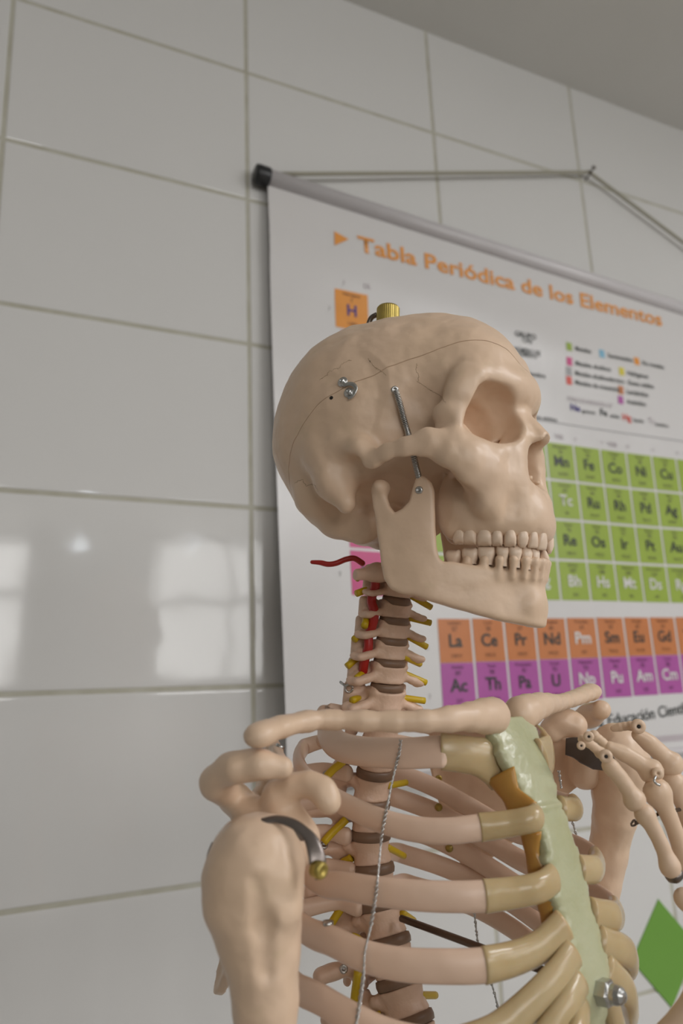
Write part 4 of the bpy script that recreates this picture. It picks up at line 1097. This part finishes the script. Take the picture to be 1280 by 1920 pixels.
CLL = [np.array([q[0], -q[1], q[2]+4]) for q in CL]; CLL[-1] = t_y(975, 1338, 17); CLL[-2] = t_y(1005, 1325, 34); CLL[0] = t_y(1108, 1297, 150); CLL[1] = t_y(1090, 1304, 130); CLL[2] = t_y(1068, 1312, 105); CLL[3] = t_y(1046, 1318, 78); CLL[4] = t_y(1026, 1320, 52)
clavicle(CLL)
# ---- shoulder blades
def scapula(poly, extras, s):
    P = np.array(poly, float); c = P.mean(0); n = np.linalg.svd(P-c)[2][2]; R_ = frame_from(n)
    loc = lambda p: R_.T@(np.asarray(p, float)-c)
    q = np.array([loc(p)[:2] for p in P]); ex = [([loc(p) for p in pts], rs, k) for pts, rs, k in extras]
    allp = np.vstack([np.c_[q, np.zeros(len(q))]]+[np.array(e[0]) for e in ex]); lo = allp.min(0)-14; hi = allp.max(0)+14
    f = Field(lo, hi, 1.0)
    def fn(X, Y, Z):
        d2 = poly_sd(X, Y, q); th = 1.7+1.6*np.exp(-(d2/5.0)**2); dz = np.abs(Z)-th; a_, b_ = d2+1.5, dz+1.5
        return np.minimum(np.maximum(a_, b_), 0)+np.sqrt(np.maximum(a_, 0)**2+np.maximum(b_, 0)**2)-1.5
    f.op(np.array([q[:, 0].min(), q[:, 1].min(), -4]), np.array([q[:, 0].max(), q[:, 1].max(), 4]), fn, 0.5)
    for pts, rs, k in ex: f.chain(pts, rs, k)
    f.noise(0.3, 7, 21)
    return tfield_obj('scapula', f, M['bone'], skel, R_, c)
gl = np.array([78, -124, 32.0])
acr = [t_y(402, 1462, -157), t_y(440, 1441, -156), t_y(490, 1434, -148), t_y(527, 1438, -140)]
acr_h = [p+np.array([0, 0, 0]) for p in acr]
cor = [t_y(520, 1490, -130), t_y(548, 1474, -126), t_y(580, 1468, -122), t_y(603, 1480, -119), t_y(616, 1502, -118)]
scR = scapula([(66, -122, 52), (30, -95, 66), (-8, -72, 76), (-22, -70, 50), (-30, -78, 10), (-38, -92, -58), (-36, -98, -68), (-26, -100, -64), (10, -108, -30), (62, -120, 10), (76, -124, 24)],
        [([t_y(470, 1525, -134), gl, t_y(525, 1500, -128)], [9.5, 11, 8], 6),
         (acr, [5.2, 5.4, 5.6, 5.4], 5), ([p+np.array([-8, 2, 0]) for p in acr], [4, 5.0, 5.2, 4.6], 7),
         ([acr[0]+np.array([-3, 3, -3]), t_y(440, 1500, -135), t_y(462, 1530, -122)], [6.5, 6.5, 8], 6),
         ([acr[0]+np.array([-3, 3, -3]), (30, -115, 45), (5, -88, 52), (-18, -74, 48)], [6, 4, 3.2, 2.5], 5),
         (cor, [7, 5.2, 5.0, 5.4, 6.2], 5)], -1)
dsh = np.array([-12, 13, 0])
corL = [t_y(1035, 1368, 118), t_y(1052, 1352, 122), t_y(1066, 1355, 126), t_y(1080, 1360, 128)]
acrL = [t_y(1040, 1395, 150), t_y(1020, 1330, 150)]
scL = scapula([np.array(p)+dsh for p in ((-4, 68, 78), (-8, 70, 49), (-3, 70, 20), (0, 75, -10), (6, 86, -32), (12, 92, -30), (25, 110, -12), (45, 120, 2), (86, 122, 30), (84, 120, 62), (40, 100, 72))],
        [([(80, 135, 40), (84, 131, 52)], [12, 12], 6), (corL, [9, 8.5, 8, 8], 5),
         ([(-18, 84, 50), (10, 112, 55), (45, 150, 66), (75, 158, 78), (88, 152, 82)], [3, 4, 5, 8, 7], 5)], 1)
for px_, py_ in ((822, 1460), (822, 1514), (842, 1590)):
    tr = bvh([o_ for o_ in bpy.data.objects if o_.name.startswith(('rib', 'scapula'))]); p_, n_2 = hit(px_, py_, tr)
    if p_ is not None:
        v, f_ = lathe_vf([(0.0028, -0.001), (0.0026, 0.0007), (0.0014, 0.0009), (0.0012, 0.0003)], p_, n_2, 14); mesh_obj('screw', v, f_, M['brass'], scL)
tr = bvh([scR])
for px_, py_ in ((525, 1400),):
    p_, n_2 = hit(px_, py_, tr)
    if p_ is not None:
        v, f_ = lathe_vf([(0.003, -0.001), (0.0028, 0.001), (0.0014, 0.0012), (0.0013, 0.0003)], p_, n_2, 14); mesh_obj('screw', v, f_, M['steel'], scR)
# ---- upper arm bones
ER = TM.T@CR; EC = -(TM.T@CF); EU = np.array([0, 0, 1.0])
def humerus(c, segs, carve, fine=1.0, m=None):
    c = np.asarray(c, float); R_ = np.stack([ER-EU*(ER@EU), np.cross(EU, ER-EU*(ER@EU)), EU], 1); R_[:, 0] /= np.linalg.norm(R_[:, 0]); R_[:, 1] = np.cross(EU, R_[:, 0]); R_[:, 1] /= np.linalg.norm(R_[:, 1])
    if R_[:, 1]@EC < 0: R_[:, 1] *= -1      # columns: image right, towards the camera, up
    lo = np.array([-30, -30, -300.0]); hi = np.array([30, 30, 30.0])
    f = Field(lo, hi, fine)
    for pts, rs, k in segs: f.chain(pts, rs, k)
    for pts, rs, k in carve: f.chain(pts, rs, k, 's')
    f.noise(0.35, 8, 41); f.noise(0.10, 3, 42)
    V, Q = f.mesh(); o = mesh_obj('humerus', tws(V@R_.T+c), Q, m or M['bone'], None); put(o, skel); return o
HR = t_y(481, 1624, -150)
humR = humerus(HR, [([(0, 0, 1), (-1, 0, -4)], [22.3, 22.3], 1), ([(-9, 3, -6), (-9, 4, -16), (-5, 2, -26)], [14, 13, 12], 6), ([(9, 9, -4), (11, 10, -16), (9, 8, -24)], [11, 9, 6], 4),
     ([(0, 0, -16), (1, 0, -28), (2, 0, -40), (3, 0, -54), (3, 0, -80), (3, 0, -140), (2, 0, -250), (0, 2, -275)], [20.5, 18.0, 15.5, 13.8, 13.0, 12.5, 12, 15], 5)],
     [([(2, 25, -2), (5, 23, -20), (6, 20, -40), (6, 19, -52)], [2.4, 4.6, 3.6, 1.2], 4), ([(-7, 27, -10), (-7, 27, -12)], [3.2, 3.0], 2), ([(-10, 26, -24), (-10, 26, -24.5)], [2.4, 2.4], 2), ([(-4, 26, -17), (-4, 26, -18)], [2, 2], 2)])
HL = t_y(1158, 1408, 150)
humL = humerus(HL, [([(0, 0, 0), (0, 0, -3)], [19.5, 19.5], 1), ([(9, 4, -6), (8, 3, -18)], [11, 11], 6), ([(-7, 8, -6), (-7, 8, -16)], [10, 9], 4),
     ([(0, 0, -14), (-3, -3, -28), (-6, -6, -45), (-11, -14, -70), (-20, -22, -115), (-24, -26, -160)], [18.5, 16.5, 14.2, 12.5, 11.5, 11], 5)], [])
def strap(pts, n, ra, rb, up, m, par, nm='shoulder_strap'):
    P = crom([at(*p) for p in pts], n); return sweep(nm, P, np.interp(np.linspace(0, 1, n), np.linspace(0, 1, len(ra)), ra), rb, m, par, up=up, ns=12)
ucam = np.tile(-CF, (40, 1)); upb = np.array([(1-t)*(CU*0.9-CF*0.4)+t*(-CF*0.9+CR*0.35) for t in np.linspace(0, 1, 40)])
M['rod2'] = mat('dark_brown_band', (0.07, 0.05, 0.038), 0.4, var=(60, (0.09, 0.065, 0.05)))  # shade inside the shoulder joint, put into a dark brown colour
M['strap'] = mat('shoulder_strap_metal', (0.22, 0.19, 0.175), 0.33, metal=0.9)
strap([(490, 1540, .345), (520, 1536, .345), (552, 1546, .342), (580, 1570, .338), (592, 1600, .334), (597, 1628, .332), (598, 1648, .332)], 40, [0.0018, 0.0021, 0.0023, 0.0024, 0.0034, 0.0040, 0.0018], 0.0007, upb, M['strap'], humR)
strap([(545, 1556, .355), (570, 1566, .36), (590, 1582, .365)], 40, [0.003, 0.003, 0.003], 0.0008, np.tile(CU*0.3-CF, (40, 1)), M['strap'], humR)
v, f_ = lathe_vf([(0.0038, -0.0035), (0.0038, 0.0005), (0.0034, 0.0014), (0.0020, 0.0018), (0.0016, 0.0008)], at(601, 1632, .3305), CR*0.75-CF*0.65, 18); mesh_obj('bolt', v, f_, M['brass'], humR)
strap([(398, 1582, .36), (391, 1600, .36), (388, 1620, .362)], 40, [0.002, 0.002, 0.002], 0.0007, np.tile(-CR, (40, 1)), M['strap'], humR)
strap([(1060, 1400, .50), (1085, 1404, .497), (1115, 1418, .495), (1152, 1440, .50)], 40, [0.0055, 0.0085, 0.0085, 0.0035], 0.0012, ucam-np.tile(CR*0.3, (40, 1)), M['rod2'], humL)  # dark band painted as the shaded inside of the far shoulder

# ---- the raised hand: finger bones strung on wire
def phalanx(nm, a, b, ra, rs, rb, m='bone', parent=None):
    """a: (px,py,depth) far end ... b near end; radii in pixels at that depth: first end, shaft, second end"""
    A_, B_ = at(*a), at(*b); n = 34; t = np.linspace(0, 1, n); k = (a[2]+b[2])/2/FPX
    P = A_[None]*(1-t)[:, None]+B_[None]*t[:, None]; d = B_-A_; perp = np.cross(d, CF); perp /= np.linalg.norm(perp)
    P = P+perp*(np.sin(math.pi*t)*np.linalg.norm(d)*0.035)[:, None]
    w_ = rs+(ra-rs)*np.exp(-(t/0.17)**2)+(rb-rs)*np.exp(-((1-t)/0.17)**2)
    w_ = w_+0.25*np.sin(t*23)
    hcap = np.ones(n); 
    return sweep(nm, P, w_*k*1.03, w_*k*0.88, M[m], parent or skel, up=np.tile(-CF, (n, 1)), ns=18, roundcap=False) if False else sweep(nm, P, w_*k*1.03, w_*k*0.9, M[m], parent or skel, up=np.tile(-CF, (n, 1)), ns=18, roundcap=True)
def knuckle(px, py, d, r, par, hole=True):
    c = at(px, py, d); s_ = r*d/FPX
    v, f_ = lathe_vf([(s_*.55, -s_*.5), (s_*.92, -s_*.35), (s_, 0), (s_*.92, s_*.38), (s_*.6, s_*.52), (s_*.22, s_*.5), (s_*.18, s_*.2)], c, -CF+CU*0.25-CR*0.2, 18)
    o = mesh_obj('joint_end', v, f_, M['bone'], par)
    if hole:
        v, f_ = lathe_vf([(s_*.26, 0), (s_*.24, s_*.02)], c+(-CF+CU*0.25-CR*0.2)/1.06*s_*0.53, -CF+CU*0.25-CR*0.2, 14); mesh_obj('pin_hole', v, f_, M['hole'], par)
    return o
F1 = phalanx('distal_phalanx', (1091, 1386, .425), (1126, 1412, .425), 8, 8.5, 11); knuckle(1103, 1381, .420, 10, F1); knuckle(1089, 1398, .419, 8, F1)
F1m = phalanx('middle_phalanx', (1143, 1436, .422), (1189, 1500, .420), 15, 14.5, 21); knuckle(1135, 1418, .415, 13, F1m)
F1p = phalanx('proximal_phalanx', (1208, 1526, .418), (1256, 1626, .412), 19, 14, 19.5)
phalanx('metacarpal', (1282, 1684, .408), (1345, 1810, .40), 19, 12, 16, 'bone')
v, f_ = lathe_vf([(0.0046, -.002), (0.005, 0), (0.0045, 0.002), (0.002, 0.004)], at(1263, 1640, .413), CR*0.5-CU, 16); mesh_obj('joint_cap', v, f_, M['dark'], F1p)
F2 = phalanx('distal_phalanx', (1113, 1379, .447), (1138, 1400, .447), 10, 8, 9)
F2m = phalanx('middle_phalanx', (1142, 1400, .446), (1220, 1446, .444), 10, 15, 23); knuckle(1232, 1450, .436, 11, F2m, False)
F2p = phalanx('proximal_phalanx', (1232, 1486, .440), (1284, 1622, .436), 26, 15, 20)
F3 = phalanx('distal_phalanx', (1150, 1366, .475), (1184, 1361, .472), 6, 8, 9)
F3m = phalanx('middle_phalanx', (1196, 1378, .470), (1256, 1432, .468), 12, 16, 24); knuckle(1196, 1362, .463, 14, F3m)
F3p = phalanx('proximal_phalanx', (1262, 1468, .466), (1296, 1560, .462), 22, 15, 20)
v, f_ = sweep_vf(crom([at(1184, 1543, .424), at(1188, 1538, .424), at(1193, 1540, .424), at(1190, 1547, .424), at(1184, 1548, .424), at(1183, 1543, .424)], 30), 0.0006, ns=8); mesh_obj('pin_ring', v, f_, M['dark'], F1p)
sweep('finger_rod', [at(1192, 1543, .424), at(1232, 1527, .442), at(1300, 1512, .475)], 0.0011, m=M['dark'], parent=skel, ns=10)
wl = crom([at(1229, 1456, .432), at(1226, 1464, .430), at(1231, 1470, .430), at(1237, 1472, .430)], 16); sweep('wire_link', wl, 0.0007, m=M['steel'], parent=F2p, ns=8)
phalanx('forearm_bone', (1310, 1868, .36), (1215, 1975, .36), 26, 24, 26, 'bone')

# ---- twisted steel wire tying the ribs together
def twisted(pts, nm, r_=0.00042, R_=0.00062, pitch=0.0052, par=None):
    P = crom(pts, 260); s_ = np.concatenate([[0], np.cumsum(np.linalg.norm(np.diff(P, axis=0), axis=1))]); T_ = np.gradient(P, axis=0); T_ /= np.linalg.norm(T_, axis=1)[:, None]
    a = np.cross(T_, CF); a /= np.linalg.norm(a, axis=1)[:, None]; b = np.cross(T_, a); mb = MB()
    amp = 0.5+0.5*np.tanh(4*np.sin(s_/s_[-1]*math.pi*7+0.6)); amp = 0.35+0.65*amp
    for ph in (0, math.pi):
        t = 2*math.pi*s_/pitch+ph; Q_ = P+a*(np.cos(t)*R_*amp)[:, None]+b*(np.sin(t)*R_*amp)[:, None]; v, f_ = sweep_vf(Q_, r_, ns=6); mb.add(v, f_)
    return mb.build(nm, M['steel'], par or skel)
ribs_all = [o for o in bpy.data.objects if o.name.startswith('rib')]
trr = bvh(ribs_all)
def dep(px, py, d0):
    h, n = hit(px, py, trr)
    return d0 if h is None else h@CF
d1 = dep(747, 1412, .41); d2 = dep(720, 1545, .375); d3 = dep(706, 1668, .36); d4 = dep(683, 1790, .35)
cx_ = lambda y: float(np.interp(y, [1387, 1412, 1545, 1668, 1790, 1925], [d1, d1, d2, d3, d4, d4-.012]))-0.0016
wp = [(751, 1387), (748, 1412), (740, 1445), (728, 1500), (719, 1545), (714, 1580), (708, 1645), (704, 1680), (694, 1740), (684, 1785), (681, 1830), (674, 1880), (666, 1930)]
twisted([at(x, y, cx_(y)) for x, y in wp], 'rib_wire')
for pts in ([(889, 1712), (892, 1740), (896, 1772)], [(919, 1838), (928, 1868), (938, 1915)], [(1047, 1445), (1052, 1478)], [(1069, 1528), (1076, 1552), (1084, 1580)]):
    q = [at(x, y, dep(x, y, .50)-0.002 if x < 1000 else .46) for x, y in pts]
    if x < 1000: q = [at(x, y, .515) for x, y in pts]
    twisted(q, 'rib_wire', pitch=0.006, r_=0.0005)
# eyelet in the neck and screws in the rib ends
allb = bvh([o for o in bpy.data.objects if o.type == 'MESH' and (o.name.startswith('rib') or o.name.startswith('vertebra'))])
he = hit(648, 1290, allb)[0]; de = .49 if he is None else he@CF-0.002
ring = [at(654+7*math.cos(t), 1291+7*math.sin(t), de) for t in np.linspace(0, 2*math.pi, 20)]
v, f_ = sweep_vf(ring, 0.0008, ns=8); mb = MB(); mb.add(v, f_); v, f_ = sweep_vf([at(649, 1287, de), at(638, 1279, de+0.006)], 0.0010, ns=8); mb.add(v, f_); mb.build('eye_screw', M['steel'], skel)
allb = bvh([o for o in bpy.data.objects if o.type == 'MESH' and (o.name.startswith('rib') or o.name.startswith('vertebra'))])
for px_, py_ in ((607, 1585), (615, 1731), (644, 1817), (612, 1452)):
    p_, n_2 = hit(px_, py_, allb)
    if p_ is None: continue
    v, f_ = lathe_vf([(0.0027, -0.001), (0.0026, 0.0010), (0.0019, 0.0013), (0.0012, 0.0012), (0.0011, 0.0002)], p_, n_2, 14); mesh_obj('screw', v, f_, M['steel'], skel)
# stand pole that carries the model, below the picture
pb = tw_(SPT[-1]+np.array([-4, 0, -12]))
stand = empty('display_stand', (pb[0], pb[1], FLOOR), 'steel pole and round foot carrying the skeleton model, below the picture', 'stand')
sweep('pole', [(pb[0], pb[1], FLOOR+0.03), (pb[0], pb[1], FLOOR+0.5), (pb[0], pb[1], pb[2])], 0.008, m=M['dark'], parent=stand, ns=20)
v, f_ = lathe_vf([(0.24, 0), (0.245, 0.01), (0.235, 0.022), (0.05, 0.03), (0.03, 0.05), (0.012, 0.055)], (pb[0], pb[1], FLOOR), (0, 0, 1), 48); mesh_obj('foot', v, f_, M['dark'], stand)
